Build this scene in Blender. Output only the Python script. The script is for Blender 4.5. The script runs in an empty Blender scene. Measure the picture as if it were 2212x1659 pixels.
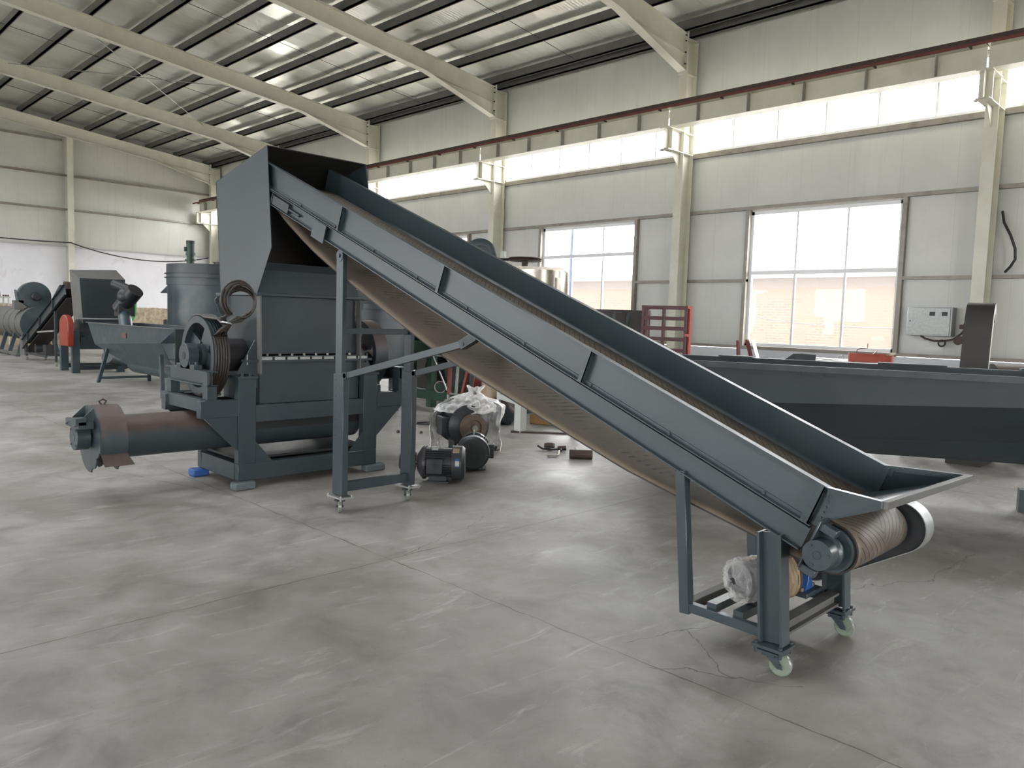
# ---------------------------------------------------------------- camera, light, exposure
import bpy, bmesh, math, random
from mathutils import Vector, Matrix, noise
random.seed(7)
sc = bpy.context.scene
col = sc.collection
PI = math.pi
cam_d = bpy.data.cameras.new('camera')
cam = bpy.data.objects.new('camera', cam_d)
col.objects.link(cam)
cam_d.sensor_width = 36.0
cam_d.lens = 36.0 * 1660.0 / 2212.0
cam_d.clip_start = 0.05
cam_d.clip_end = 400
cam.matrix_world = Matrix((
    (0.707900, 0.037178, -0.705334, 0.000),
    (-0.705627, 0.081205, -0.703914, 0.000),
    (0.031106, 0.996004, 0.083719, 1.550),
    (0, 0, 0, 1)))
sc.camera = cam
sc.view_settings.view_transform = 'Standard'
sc.view_settings.look = 'None'
sc.view_settings.gamma = 1.0
sc.view_settings.use_curve_mapping = False
sc.view_settings.exposure = 1.22
sc.cycles.use_denoising = True
sc.cycles.max_bounces = 10
sc.cycles.diffuse_bounces = 5
sc.cycles.glossy_bounces = 4
sc.cycles.transmission_bounces = 6
sc.cycles.transparent_max_bounces = 12
sc.cycles.sample_clamp_indirect = 8
sc.cycles.caustics_reflective = False
sc.cycles.caustics_refractive = False

world = bpy.data.worlds.new('world')
sc.world = world
world.use_nodes = True
wn = world.node_tree.nodes
wn['Background'].inputs['Color'].default_value = (0.98, 0.99, 1.0, 1)
wn['Background'].inputs['Strength'].default_value = 9.5

WX = 15.2      # inner face of the window wall
LX = -15.2     # opposite wall
FY = 34.1      # far gable wall
NY = -10.0     # wall behind the camera
CX = 14.7      # inner flange of the columns
FRAMES = [3.7 + 6 * k for k in range(-2, 6)]
EAVE, SLOPE = 7.80, 0.114

WINS = [(y + 1.42, y + 4.46) for y in FRAMES[:-1]]
def portal(name, loc, rot, sx, sy):
    d = bpy.data.lights.new(name, 'AREA')
    d.shape = 'RECTANGLE'; d.size = sx; d.size_y = sy
    d.cycles.is_portal = True
    o = bpy.data.objects.new(name, d); col.objects.link(o)
    o.location = loc; o.rotation_euler = rot
for side in (1, -1):
    x = side * 15.55
    rot = (0, side * PI / 2, 0)
    portal('ribbon_portal', (x, 12, 5.85), rot, 1.1, 43)
    for y0, y1 in WINS:
        portal('window_portal', (x, (y0 + y1) / 2, 2.55), rot, 2.8, 3.1)
for y in FRAMES[2:-1]:  # portals for the added ridge skylights
    portal('added_skylight_portal', (0, y + 3, 9.95), (0, 0, 0), 8.4, 3.2)
portal('doorway_portal', (-2.0, NY - .25, 1.6), (PI / 2, 0, 0), 6.2, 3.4)

# ---------------------------------------------------------------- mesh helpers
def V(*a): return Vector(a)
class MB:
    """collects shapes in world (or thing) coordinates and links them as one mesh"""
    def __init__(s): s.v = []; s.f = []; s.m = []; s.uv = None; s.mi = 0
    def face(s, pts):
        n = len(s.v); s.v += [Vector(p) for p in pts]; s.f.append(list(range(n, n + len(pts)))); s.m.append(s.mi)
    def add(s, vs, fs):
        n = len(s.v); s.v += [Vector(p) for p in vs]
        for f in fs: s.f.append([i + n for i in f]); s.m.append(s.mi)
        return s
    def box(s, a, b):
        x0, y0, z0 = a; x1, y1, z1 = b
        return s.add([(x0,y0,z0),(x1,y0,z0),(x1,y1,z0),(x0,y1,z0),(x0,y0,z1),(x1,y0,z1),(x1,y1,z1),(x0,y1,z1)],
              [(0,3,2,1),(4,5,6,7),(0,1,5,4),(1,2,6,5),(2,3,7,6),(3,0,4,7)])
    def bar(s, p0, p1, w, h, up=(0, 0, 1)):
        p0 = Vector(p0); p1 = Vector(p1); d = (p1 - p0).normalized(); up = Vector(up)
        side = d.cross(up)
        if side.length < 1e-4: side = d.cross(Vector((1, 0, 0)))
        side.normalize(); u = side.cross(d).normalized()
        vs = []
        for p in (p0, p1):
            for a, b in ((-1,-1),(1,-1),(1,1),(-1,1)): vs.append(p + side * a * w / 2 + u * b * h / 2)
        return s.add(vs, [(0,1,2,3),(7,6,5,4),(0,4,5,1),(1,5,6,2),(2,6,7,3),(3,7,4,0)])
    def prism(s, pts, vec):
        vec = Vector(vec); n = len(pts); vs = [Vector(p) for p in pts] + [Vector(p) + vec for p in pts]
        return s.add(vs, [list(range(n))[::-1], list(range(n, 2 * n))] + [(i, (i + 1) % n, n + (i + 1) % n, n + i) for i in range(n)])
    def ring(s, c, ax, prof, n=32, a0=0.0, a1=2 * PI, ref=None, close=False):
        """lathe: prof = list of (along, radius) round axis ax through c"""
        c = Vector(c); ax = Vector(ax).normalized()
        r0 = Vector(ref) if ref else (Vector((0, 0, 1)) if abs(ax.z) < .9 else Vector((1, 0, 0)))
        e1 = (r0 - ax * r0.dot(ax)).normalized(); e2 = ax.cross(e1)
        full = abs(a1 - a0 - 2 * PI) < 1e-6; steps = n if full else n + 1; vs = []; fs = []
        for a, r in prof:
            for k in range(steps):
                t = a0 + (a1 - a0) * k / n
                vs.append(c + ax * a + (e1 * math.cos(t) + e2 * math.sin(t)) * r)
        m = len(prof); rng = range(m if close else m - 1)
        for i in rng:
            for k in range(n):
                k2 = (k + 1) % steps; j = (i + 1) % m
                fs.append((i * steps + k, i * steps + k2, j * steps + k2, j * steps + k))
        return s.add(vs, fs)
    def cyl(s, p0, p1, r, n=20, r1=None):
        p0 = Vector(p0); p1 = Vector(p1); d = p1 - p0; L = d.length; r1 = r if r1 is None else r1
        return s.ring(p0, d, [(0, 0), (0, r), (L, r1), (L, 0)], n)
    def tube(s, path, r, n=8, closed=False):
        P = [Vector(p) for p in path]; m = len(P); vs = []; fs = []; prev = None
        for i in range(m):
            if closed: t = (P[(i + 1) % m] - P[i - 1])
            else: t = P[min(i + 1, m - 1)] - P[max(i - 1, 0)]
            if t.length < 1e-9: t = Vector((0, 0, 1))
            t.normalize()
            if prev is None:
                a = Vector((0, 0, 1)) if abs(t.z) < .9 else Vector((1, 0, 0)); e = (a - t * a.dot(t)).normalized()
            else:
                e = prev - t * prev.dot(t); e = e.normalized() if e.length > 1e-6 else prev
            prev = e; b = t.cross(e)
            for k in range(n):
                a = 2 * PI * k / n; vs.append(P[i] + e * math.cos(a) * r + b * math.sin(a) * r)
        for i in range(m if closed else m - 1):
            j = (i + 1) % m
            for k in range(n): fs.append((i * n + k, i * n + (k + 1) % n, j * n + (k + 1) % n, j * n + k))
        if not closed: fs += [list(range(n))[::-1], list(range((m - 1) * n, m * n))]
        return s.add(vs, fs)
    def ibeam(s, p0, p1, depth, width, up=(0, 0, 1), tf=.012, tw=.008):
        """I section from p0 to p1; depth measured along up, flanges across"""
        p0 = Vector(p0); p1 = Vector(p1); d = (p1 - p0).normalized(); up = Vector(up); up = (up - d * up.dot(d)).normalized()
        for q in (1, -1): s.bar(p0 + up * q * (depth - tf) / 2, p1 + up * q * (depth - tf) / 2, width, tf, up)
        return s.bar(p0, p1, tw, depth - 2 * tf, up)
    def channel(s, p0, p1, depth, width, up=(0, 0, 1), side=(1, 0, 0), t=.006):
        """C section, web at p0-p1, flanges leaning to side"""
        p0 = Vector(p0); p1 = Vector(p1); d = (p1 - p0).normalized(); up = Vector(up); up = (up - d * up.dot(d)).normalized(); side = Vector(side)
        s.bar(p0, p1, t, depth, up)
        for q in (1, -1):
            o = up * q * (depth - t) / 2 + side * width / 2
            s.bar(p0 + o, p1 + o, width, t, up)
        return s
    def sphere(s, c, r, n=12, sq=(1, 1, 1)):
        c = Vector(c); vs = []; fs = []; h = n // 2
        for i in range(h + 1):
            for k in range(n):
                a = PI * i / h; b = 2 * PI * k / n
                vs.append(c + Vector((r * sq[0] * math.sin(a) * math.cos(b), r * sq[1] * math.sin(a) * math.sin(b), r * sq[2] * math.cos(a))))
        for i in range(h):
            for k in range(n): fs.append((i * n + k, (i + 1) * n + k, (i + 1) * n + (k + 1) % n, i * n + (k + 1) % n))
        return s.add(vs, fs)
    def build(s, name, mats, parent=None, smooth=None, bevel=0.0, solid=0.0):
        o0 = Vector(parent['o']) if parent is not None and 'o' in parent else Vector((0, 0, 0))
        me = bpy.data.meshes.new(name)
        me.from_pydata([tuple(p - o0) for p in s.v], [], s.f)
        if not isinstance(mats, (list, tuple)): mats = [mats]
        for m in mats: me.materials.append(m)
        for p, mi in zip(me.polygons, s.m): p.material_index = mi
        bm = bmesh.new(); bm.from_mesh(me)
        uvl = None
        if s.uv:
            uvl = bm.loops.layers.uv.new('UVMap')
            for f in bm.faces:
                for l in f.loops: l[uvl].uv = s.uv[l.vert.index]
        bmesh.ops.remove_doubles(bm, verts=bm.verts, dist=1e-5)
        bmesh.ops.recalc_face_normals(bm, faces=bm.faces)
        lim = math.radians(32 if smooth is None else smooth)
        for f in bm.faces: f.smooth = True
        for e in bm.edges:
            if len(e.link_faces) == 2:
                if e.calc_face_angle(0) > lim: e.smooth = False
            else: e.smooth = False
        bm.to_mesh(me); bm.free()
        o = bpy.data.objects.new(name, me); col.objects.link(o)
        if parent is not None: o.parent = parent
        if bevel:
            b = o.modifiers.new('bevel', 'BEVEL'); b.width = bevel; b.segments = 1; b.limit_method = 'ANGLE'; b.angle_limit = math.radians(40)
        if solid:
            b = o.modifiers.new('solid', 'SOLIDIFY'); b.thickness = solid; b.offset = 0
        return o
def thing(name, label, cat, loc=(0, 0, 0), rz=0.0, group=None, local=False):
    """Empty at the thing's base; parts are given in world coordinates, or in its own when local"""
    o = bpy.data.objects.new(name, None); col.objects.link(o)
    o.location = loc; o.rotation_euler = (0, 0, rz); o.empty_display_size = .1
    o['label'] = label; o['category'] = cat
    if group: o['group'] = group
    if not local: o['o'] = [float(a) for a in loc]
    return o
def tag(o, label, cat, group=None, kind=None):
    o['label'] = label; o['category'] = cat
    if group: o['group'] = group
    if kind: o['kind'] = kind
    return o
def struct(o, label=None, cat=None):
    o['kind'] = 'structure'
    if label: o['label'] = label
    if cat: o['category'] = cat
    return o
def sub(name, mb, mat, part, **k):
    """a sub-part: part sits at its thing's origin, so it shares the offset"""
    root = part.parent
    if root is not None and 'o' in root: part['o'] = root['o']
    o = mb.build(name, mat, part, **k)
    if 'o' in part: del part['o']
    return o
def dup_tree(o, parent=None):
    c = o.copy(); col.objects.link(c)
    if parent is not None: c.parent = parent
    for ch in [x for x in col.objects if x.parent == o]: dup_tree(ch, c)
    return c

# ---------------------------------------------------------------- materials
def srgb(r, g, b):
    f = lambda c: (c / 255) / 12.92 if c / 255 <= .04045 else ((c / 255 + .055) / 1.055) ** 2.4
    return (f(r), f(g), f(b), 1)
class NT:
    def __init__(s, name):
        s.m = bpy.data.materials.new(name); s.m.use_nodes = True; s.t = s.m.node_tree; s.n = s.t.nodes; s.L = s.t.links
        s.b = s.n['Principled BSDF']; s.out = s.n['Material Output']
    def new(s, t, **k):
        n = s.n.new(t)
        for a, v in k.items(): setattr(n, a, v)
        return n
    def link(s, a, b): s.L.new(a, b)
    def math(s, op, a, b=None, c=None, clamp=False):
        n = s.new('ShaderNodeMath', operation=op); n.use_clamp = clamp
        for i, v in enumerate((a, b, c)):
            if v is None: continue
            if isinstance(v, (int, float)): n.inputs[i].default_value = v
            else: s.link(v, n.inputs[i])
        return n.outputs[0]
    def vmath(s, op, a, b=None, scale=None):
        n = s.new('ShaderNodeVectorMath', operation=op)
        for i, v in enumerate((a, b)):
            if v is None: continue
            if isinstance(v, (tuple, list)): n.inputs[i].default_value = v
            else: s.link(v, n.inputs[i])
        if scale is not None:
            if isinstance(scale, (int, float)): n.inputs['Scale'].default_value = scale
            else: s.link(scale, n.inputs['Scale'])
        return n
    def noise(s, vec, scale, detail=4, rough=.55, dist=0.0):
        n = s.new('ShaderNodeTexNoise'); n.inputs['Scale'].default_value = scale; n.inputs['Detail'].default_value = detail
        n.inputs['Roughness'].default_value = rough; n.inputs['Distortion'].default_value = dist
        if vec is not None: s.link(vec, n.inputs['Vector'])
        return n.outputs['Fac']
    def ramp(s, fac, stops):
        n = s.new('ShaderNodeValToRGB'); s.link(fac, n.inputs[0]); r = n.color_ramp
        while len(r.elements) < len(stops): r.elements.new(.5)
        for e, (p, c) in zip(r.elements, stops):
            e.position = p; e.color = c if isinstance(c, (tuple, list)) else (c, c, c, 1)
        return n.outputs[0]
    def mix(s, fac, a, b, mode='MIX'):
        n = s.new('ShaderNodeMix', data_type='RGBA', blend_type=mode)
        for i, v in ((0, fac), (6, a), (7, b)):
            if isinstance(v, (int, float)): n.inputs[i].default_value = v
            elif isinstance(v, (tuple, list)): n.inputs[i].default_value = v
            else: s.link(v, n.inputs[i])
        return n.outputs[2]
    def coords(s, obj=False):
        if obj: return s.new('ShaderNodeTexCoord').outputs['Object']
        return s.new('ShaderNodeNewGeometry').outputs['Position']
    def bump(s, h, strength=.2, dist=.01):
        n = s.new('ShaderNodeBump'); n.inputs['Strength'].default_value = strength; n.inputs['Distance'].default_value = dist
        s.link(h, n.inputs['Height']); s.link(n.outputs[0], s.b.inputs['Normal'])
def simple(name, c, rough=.5, metal=0.0, var=.12, scale=6, bump=0.0, rvar=.1, dirt=None, dirt_amt=.5, spec=None, bs=6, bd=.004):
    t = NT(name); p = t.coords(); n = t.noise(p, scale, 5, .6)
    lo = tuple(x * (1 - var) for x in c[:3]) + (1,); hi = tuple(min(1, x * (1 + var)) for x in c[:3]) + (1,)
    colr = t.ramp(n, [(.3, lo), (.7, hi)])
    if dirt:
        m = t.noise(p, scale * .55, 6, .65, .4)
        colr = t.mix(t.math('MULTIPLY', t.ramp(m, [(.52, 0.0), (.72, 1.0)]), dirt_amt), colr, dirt)
    t.link(colr, t.b.inputs['Base Color'])
    n2 = t.noise(p, scale * 2.3, 3)
    t.link(t.math('ADD', t.math('MULTIPLY', n2, rvar * 2), rough - rvar), t.b.inputs['Roughness'])
    t.b.inputs['Metallic'].default_value = metal
    if spec is not None: t.b.inputs['Specular IOR Level'].default_value = spec
    if bump: t.bump(t.noise(p, scale * bs, 4), bump, bd)
    return t.m

M = {}
DIRT = srgb(120, 108, 95)
M['paint'] = simple('blue_grey_paint', srgb(50, 60, 65), .33, 0, .10, 3.5, .06, .10, srgb(74, 73, 71), .18)
M['paint_dark'] = simple('dark_blue_grey_paint', srgb(40, 48, 52), .42, 0, .10, 3.0, .06, .1, srgb(70, 68, 64), .15)
M['paint_gloss'] = simple('glossy_grey_paint', srgb(48, 58, 63), .37, 0, .10, 2.2, 0, .02, spec=.6)
M['paint_teal'] = simple('teal_grey_paint', srgb(50, 64, 70), .4, 0, .12, 3, .05, .1, DIRT, .25)
M['dusty'] = simple('dusty_paint', srgb(92, 92, 90), .6, 0, .15, 3, .05, .1, srgb(102, 88, 77), .5)
def mat_brown_top():
    # brown on the upward faces of grey-painted tube
    t = NT('brown_topped_grey_tube'); p = t.coords(); s = t.new('ShaderNodeSeparateXYZ'); t.link(t.new('ShaderNodeNewGeometry').outputs['Normal'], s.inputs[0])
    n = t.noise(p, 5, 5, .6); z = t.math('ADD', s.outputs['Z'], t.math('MULTIPLY', t.math('SUBTRACT', n, .5), .6))
    c = t.mix(t.ramp(z, [(.05, 0.0), (.45, 1.0)]), t.ramp(n, [(.3, srgb(44, 54, 59)), (.7, srgb(52, 61, 65))]), t.ramp(n, [(.3, srgb(70, 60, 56)), (.7, srgb(88, 74, 68))]))
    t.link(c, t.b.inputs['Base Color']); t.b.inputs['Roughness'].default_value = .5
    return t.m
M['rusty'] = mat_brown_top()
M['trough'] = simple('trough_grey_paint', srgb(44, 52, 56), .6, 0, .12, 1.6, .05, .1, srgb(66, 68, 66), .3)
M['trough_rim'] = simple('worn_trough_rim', srgb(54, 60, 62), .5, .1, .2, 5, .05, .1, srgb(84, 84, 80), .4)
M['orange_red'] = simple('faded_red_paint', srgb(168, 74, 58), .5, 0, .15, 5, .03)
M['black'] = simple('black_iron', srgb(40, 41, 43), .45, .2, .2, 9, .05)
M['motor'] = simple('charcoal_motor_paint', srgb(52, 55, 58), .42, .1, .15, 12, .05)
M['steel'] = simple('worn_steel', srgb(150, 145, 138), .35, .9, .15, 14, .05)
M['stainless'] = simple('brushed_stainless', srgb(160, 154, 144), .27, 1.0, .06, 1.5, .02)
M['galv'] = simple('galvanised_steel', srgb(165, 168, 166), .38, .6, .1, 9, .03)
M['cream'] = simple('cream_steel_paint', srgb(206, 204, 189), .5, 0, .06, 2.5, .03, .08, srgb(160, 150, 125), .25)
M['purlin'] = simple('purlin_zinc', srgb(104, 104, 100), .5, .3, .12, 3, 0)
M['girt'] = simple('girt_zinc', srgb(140, 134, 126), .5, .3, .14, 4, 0, .1, srgb(90, 70, 62), .5)
M['red'] = simple('red_oxide_paint', srgb(104, 42, 36), .5, 0, .15, 6, .04)
M['orange'] = simple('orange_paint', srgb(130, 44, 27), .4, 0, .08, 4, .03)
M['maroon'] = simple('maroon_paint', srgb(74, 36, 40), .5, 0, .15, 4, .04)
M['green'] = simple('machine_green_paint', srgb(24, 62, 44), .45, 0, .15, 6, .04, .1, srgb(60, 60, 52), .4)
M['bright_green'] = simple('leaf_green_paint', srgb(56, 140, 62), .4, 0, .1, 4, .04)
M['rubber'] = simple('brown_black_rubber', srgb(48, 42, 37), .55, 0, .15, 30, .05)
M['rubber_dark'] = simple('black_rubber', srgb(42, 38, 35), .65, 0, .15, 30, .05)
M['alu'] = simple('white_window_frame', srgb(225, 226, 228), .4, 0, .03, 3)
M['bronze'] = simple('worn_bronze_pulley', srgb(112, 98, 86), .4, .6, .15, 14)
M['stiffener_grey'] = simple('grey_stiffener_paint', srgb(158, 156, 148), .6, 0, .1, 5)
M['white'] = simple('white_metal', srgb(176, 178, 172), .5, 0, .06, 5, .0, .08, srgb(150, 140, 120), .3)
M['nylon'] = simple('pale_green_nylon', srgb(112, 120, 108), .3, 0, .05, 12)
M['blue'] = simple('cobalt_blue_paint', srgb(40, 80, 140), .45, 0, .1, 9, .04)
M['kraft'] = simple('kraft_paper', srgb(140, 122, 98), .5, 0, .12, 20, .4)
M['brown'] = simple('rusty_brown_iron', srgb(66, 52, 46), .6, .1, .2, 8, .06)
M['yellow'] = simple('ochre_paint', srgb(120, 88, 46), .6, 0, .1, 6)
M['stone'] = simple('stone_block', srgb(84, 92, 95), .8, 0, .12, 12, .3)
M['cable'] = simple('dark_cable', srgb(38, 38, 40), .5, 0, .1, 9)
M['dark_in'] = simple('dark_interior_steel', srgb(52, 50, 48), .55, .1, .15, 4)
M['zinc_plate'] = simple('zinc_sheet', srgb(150, 153, 151), .42, .5, .12, 26, .03, .1)
# ---- surfaces of the hall
def mat_floor():
    t = NT('stained_concrete'); p = t.coords()
    big = t.noise(p, .45, 5, .6, .6); mid = t.noise(p, 2.2, 7, .65, .5); fine = t.noise(p, 28, 5, .7)
    c = t.ramp(mid, [(.28, srgb(106, 102, 97)), (.5, srgb(137, 133, 128)), (.75, srgb(156, 152, 147))])
    c = t.mix(t.math('MULTIPLY', t.ramp(big, [(.36, 1.0), (.56, 0.0)]), .6), c, srgb(100, 95, 88))
    sp = t.new('ShaderNodeMapping'); sp.inputs['Scale'].default_value = (1, 5, 1); sp.inputs['Rotation'].default_value = (0, 0, .5); t.link(p, sp.inputs['Vector'])
    st = t.noise(sp.outputs[0], 1.6, 6, .7, .8)
    c = t.mix(t.math('MULTIPLY', t.ramp(st, [(.57, 0.0), (.70, 1.0)]), .35), c, srgb(186, 183, 176))
    c = t.mix(t.math('MULTIPLY', t.ramp(fine, [(.30, 1.0), (.42, 0.0)]), .25), c, srgb(110, 104, 96))
    spk = t.noise(p, 75, 2, .5)
    c = t.mix(t.math('MULTIPLY', t.ramp(spk, [(.70, 0.0), (.76, 1.0)]), .6), c, srgb(86, 80, 72))
    # joints and cracks: distance to wandering segments
    wob = t.new('ShaderNodeTexNoise'); wob.inputs['Scale'].default_value = 5.5; wob.inputs['Detail'].default_value = 6; t.link(p, wob.inputs['Vector'])
    w1 = t.vmath('SUBTRACT', wob.outputs['Color'], (.5, .5, .5)).outputs[0]
    def warped(a):
        w = t.vmath('SCALE', w1, scale=a).outputs[0]
        q = t.vmath('ADD', p, w).outputs[0]
        return t.vmath('MULTIPLY', q, (1, 1, 0)).outputs[0]
    PJ, PC = warped(.045), warped(.20)
    def seg(P, a, b):
        a = Vector((a[0], a[1], 0)); b = Vector((b[0], b[1], 0)); ba = b - a
        pa = t.vmath('SUBTRACT', P, tuple(a)).outputs[0]
        d = t.vmath('DOT_PRODUCT', pa, tuple(ba)).outputs['Value']
        h = t.math('DIVIDE', d, ba.length_squared, clamp=True)
        off = t.new('ShaderNodeVectorMath', operation='SCALE'); off.inputs[0].default_value = tuple(ba); t.link(h, off.inputs['Scale'])
        return t.vmath('LENGTH', t.vmath('SUBTRACT', pa, off.outputs[0]).outputs[0]).outputs['Value']
    def least(P, segs):
        r = None
        for a, b in segs:
            d = seg(P, a, b); r = d if r is None else t.math('MINIMUM', r, d)
        return r
    J = least(PJ, [((2.87, -9), (2.87, 33)), ((-14, 3.87), (14, 3.95)), ((2.87, 6.1), (2.2, 8.6)), ((8.4, -9), (8.4, 33)), ((-2.8, -9), (-2.8, 33)), ((-14, 9.6), (14, 9.6)), ((-14, 15.4), (14, 15.4)), ((-14, -2.1), (2.8, -2.1))])
    Cr = least(PC, CRACKS)
    brk = t.noise(p, 3.1, 3)
    wj = t.math('ADD', t.math('MULTIPLY', brk, .016), -.0045)
    j = t.math('LESS_THAN', J, wj)
    k = t.math('LESS_THAN', Cr, t.math('ADD', t.math('MULTIPLY', brk, .010), -.0022))
    soft = t.math('SUBTRACT', 1.0, t.math('DIVIDE', J, .05, clamp=True))
    c = t.mix(t.math('MULTIPLY', soft, .16), c, srgb(116, 108, 98))
    c = t.mix(t.math('MULTIPLY', t.math('MAXIMUM', j, k), .75), c, srgb(70, 64, 58))
    t.link(c, t.b.inputs['Base Color'])
    t.link(t.ramp(t.noise(p, 1.1, 5, .6), [(.3, .38), (.7, .62)]), t.b.inputs['Roughness'])
    t.b.inputs['Specular IOR Level'].default_value = .35
    t.bump(t.math('ADD', fine, mid), .10, .003)
    return t.m
def mat_panel(name, c, axis='Y', streak=.25):
    t = NT(name); p = t.coords(); sx = t.new('ShaderNodeSeparateXYZ'); t.link(p, sx.inputs[0])
    u = sx.outputs[axis]
    n = t.noise(p, 1.1, 5, .6)
    cc = t.ramp(n, [(.3, tuple(x * .93 for x in c[:3]) + (1,)), (.7, tuple(min(1, x * 1.04) for x in c[:3]) + (1,))])
    mp = t.new('ShaderNodeMapping'); mp.inputs['Scale'].default_value = (7, 7, .35); t.link(p, mp.inputs['Vector'])
    sn = t.noise(mp.outputs[0], 1.0, 6, .7)
    cc = t.mix(t.math('MULTIPLY', t.ramp(sn, [(.55, 0.0), (.75, 1.0)]), streak), cc, srgb(128, 118, 104))
    fr = t.math('ABSOLUTE', t.math('SUBTRACT', t.math('FRACT', t.math('DIVIDE', u, .95)), .5))
    jt = t.math('LESS_THAN', fr, .004)
    cc = t.mix(t.math('MULTIPLY', jt, .18), cc, srgb(110, 108, 100))
    t.link(cc, t.b.inputs['Base Color']); t.b.inputs['Roughness'].default_value = .45
    rib = t.math('ABSOLUTE', t.math('SUBTRACT', t.math('FRACT', t.math('DIVIDE', u, .08)), .5))
    t.bump(t.math('MAXIMUM', t.math('LESS_THAN', rib, .06), t.math('MULTIPLY', jt, 2.0)), .12, .003)
    return t.m
def mat_roof():
    t = NT('foil_faced_roof'); p = t.coords(); sx = t.new('ShaderNodeSeparateXYZ'); t.link(p, sx.inputs[0])
    y = sx.outputs['Y']
    mp = t.new('ShaderNodeMapping'); mp.inputs['Scale'].default_value = (.25, 1.0, 1); t.link(p, mp.inputs['Vector'])
    n = t.noise(mp.outputs[0], 1.3, 6, .6)
    c = t.ramp(n, [(.3, srgb(205, 205, 197)), (.52, srgb(222, 222, 213)), (.75, srgb(236, 236, 227))])
    cell = t.math('FLOOR', t.math('DIVIDE', y, .95)); wn_ = t.new('ShaderNodeTexWhiteNoise', noise_dimensions='1D'); t.link(cell, wn_.inputs['W'])
    c = t.mix(t.math('MULTIPLY', wn_.outputs['Value'], .22), c, srgb(140, 142, 134))
    fr = t.math('ABSOLUTE', t.math('SUBTRACT', t.math('FRACT', t.math('DIVIDE', y, .95)), .5))
    c = t.mix(t.math('MULTIPLY', t.math('LESS_THAN', fr, .006), .35), c, srgb(110, 110, 104))
    t.link(c, t.b.inputs['Base Color'])
    t.b.inputs['Metallic'].default_value = .5
    t.link(t.ramp(wn_.outputs['Value'], [(0.0, .25), (1.0, .48)]), t.b.inputs['Roughness'])
    w = t.math('SINE', t.math('MULTIPLY', y, 2 * PI / .09))
    rib = t.math('MULTIPLY', w, t.ramp(t.noise(p, .5, 2), [(.42, 0.0), (.6, 1.0)]))
    t.bump(t.math('ADD', rib, t.math('MULTIPLY', t.noise(p, 2.5, 3), 3.0)), .22, .006)
    return t.m
def mat_plaster(name, c, dirt, lowdirt=None, zc=0):
    t = NT(name); p = t.coords()
    n = t.noise(p, .8, 6, .6, .5)
    cc = t.ramp(n, [(.35, tuple(x * .9 for x in c[:3]) + (1,)), (.65, c)])
    cc = t.mix(t.math('MULTIPLY', t.ramp(t.noise(p, 1.7, 7, .7, 1.0), [(.58, 0.0), (.72, 1.0)]), .35), cc, dirt)
    if lowdirt:
        s = t.new('ShaderNodeSeparateXYZ'); t.link(p, s.inputs[0])
        z = t.math('ADD', s.outputs['Z'], t.math('MULTIPLY', t.noise(p, 3, 6, .7), .12))
        low = t.math('LESS_THAN', z, zc)
        rough = t.ramp(t.noise(p, 7, 8, .75), [(.35, srgb(124, 108, 88)), (.6, lowdirt)])
        cc = t.mix(low, cc, rough)
    t.link(cc, t.b.inputs['Base Color']); t.b.inputs['Roughness'].default_value = .85
    t.bump(t.noise(p, 14, 6), .25, .01)
    return t.m
def mat_brick():
    t = NT('pale_red_brickwork'); p = t.coords()
    s = t.new('ShaderNodeSeparateXYZ'); t.link(p, s.inputs[0])
    cmb = t.new('ShaderNodeCombineXYZ'); t.link(s.outputs['Y'], cmb.inputs[0]); t.link(s.outputs['Z'], cmb.inputs[1])
    b = t.new('ShaderNodeTexBrick'); t.link(cmb.outputs[0], b.inputs['Vector'])
    b.inputs['Scale'].default_value = 1.0; b.inputs['Brick Width'].default_value = .26; b.inputs['Row Height'].default_value = .075
    b.inputs['Mortar Size'].default_value = .012
    b.inputs['Color1'].default_value = srgb(76, 55, 44); b.inputs['Color2'].default_value = srgb(83, 64, 51); b.inputs['Mortar'].default_value = srgb(94, 79, 67)
    n = t.noise(p, .55, 6, .65, .7)
    worn = t.ramp(n, [(.42, 0.0), (.52, 1.0)])
    high = t.math('GREATER_THAN', s.outputs['Z'], t.math('ADD', 2.15, t.math('MULTIPLY', n, .5)))
    c = t.mix(t.math('MAXIMUM', t.math('MULTIPLY', worn, .75), high), b.outputs['Color'], srgb(85, 69, 56))
    top = t.math('GREATER_THAN', s.outputs['Z'], t.math('ADD', 2.62, t.math('MULTIPLY', t.noise(p, 1.5, 4), .12)))
    c = t.mix(t.math('MULTIPLY', top, .8), c, srgb(84, 77, 75))
    t.link(c, t.b.inputs['Base Color']); t.b.inputs['Roughness'].default_value = .9
    return t.m
def mat_glass(name='window_glass', tint=(1, 1, 1, 1), haze=.0):
    t = NT(name); t.n.remove(t.b)
    tr = t.new('ShaderNodeBsdfTransparent'); tr.inputs[0].default_value = tint
    gl = t.new('ShaderNodeBsdfGlossy'); gl.inputs['Roughness'].default_value = .03
    fr = t.new('ShaderNodeFresnel'); fr.inputs[0].default_value = 1.45
    mx = t.new('ShaderNodeMixShader'); t.link(t.math('MULTIPLY', fr.outputs[0], .2), mx.inputs[0]); t.link(tr.outputs[0], mx.inputs[1]); t.link(gl.outputs[0], mx.inputs[2])
    last = mx
    if haze:
        df = t.new('ShaderNodeBsdfTranslucent'); df.inputs[0].default_value = (.9, .88, .86, 1)
        m2 = t.new('ShaderNodeMixShader'); m2.inputs[0].default_value = haze
        t.link(mx.outputs[0], m2.inputs[1]); t.link(df.outputs[0], m2.inputs[2]); last = m2
    t.link(last.outputs[0], t.out.inputs['Surface'])
    return t.m
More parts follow.
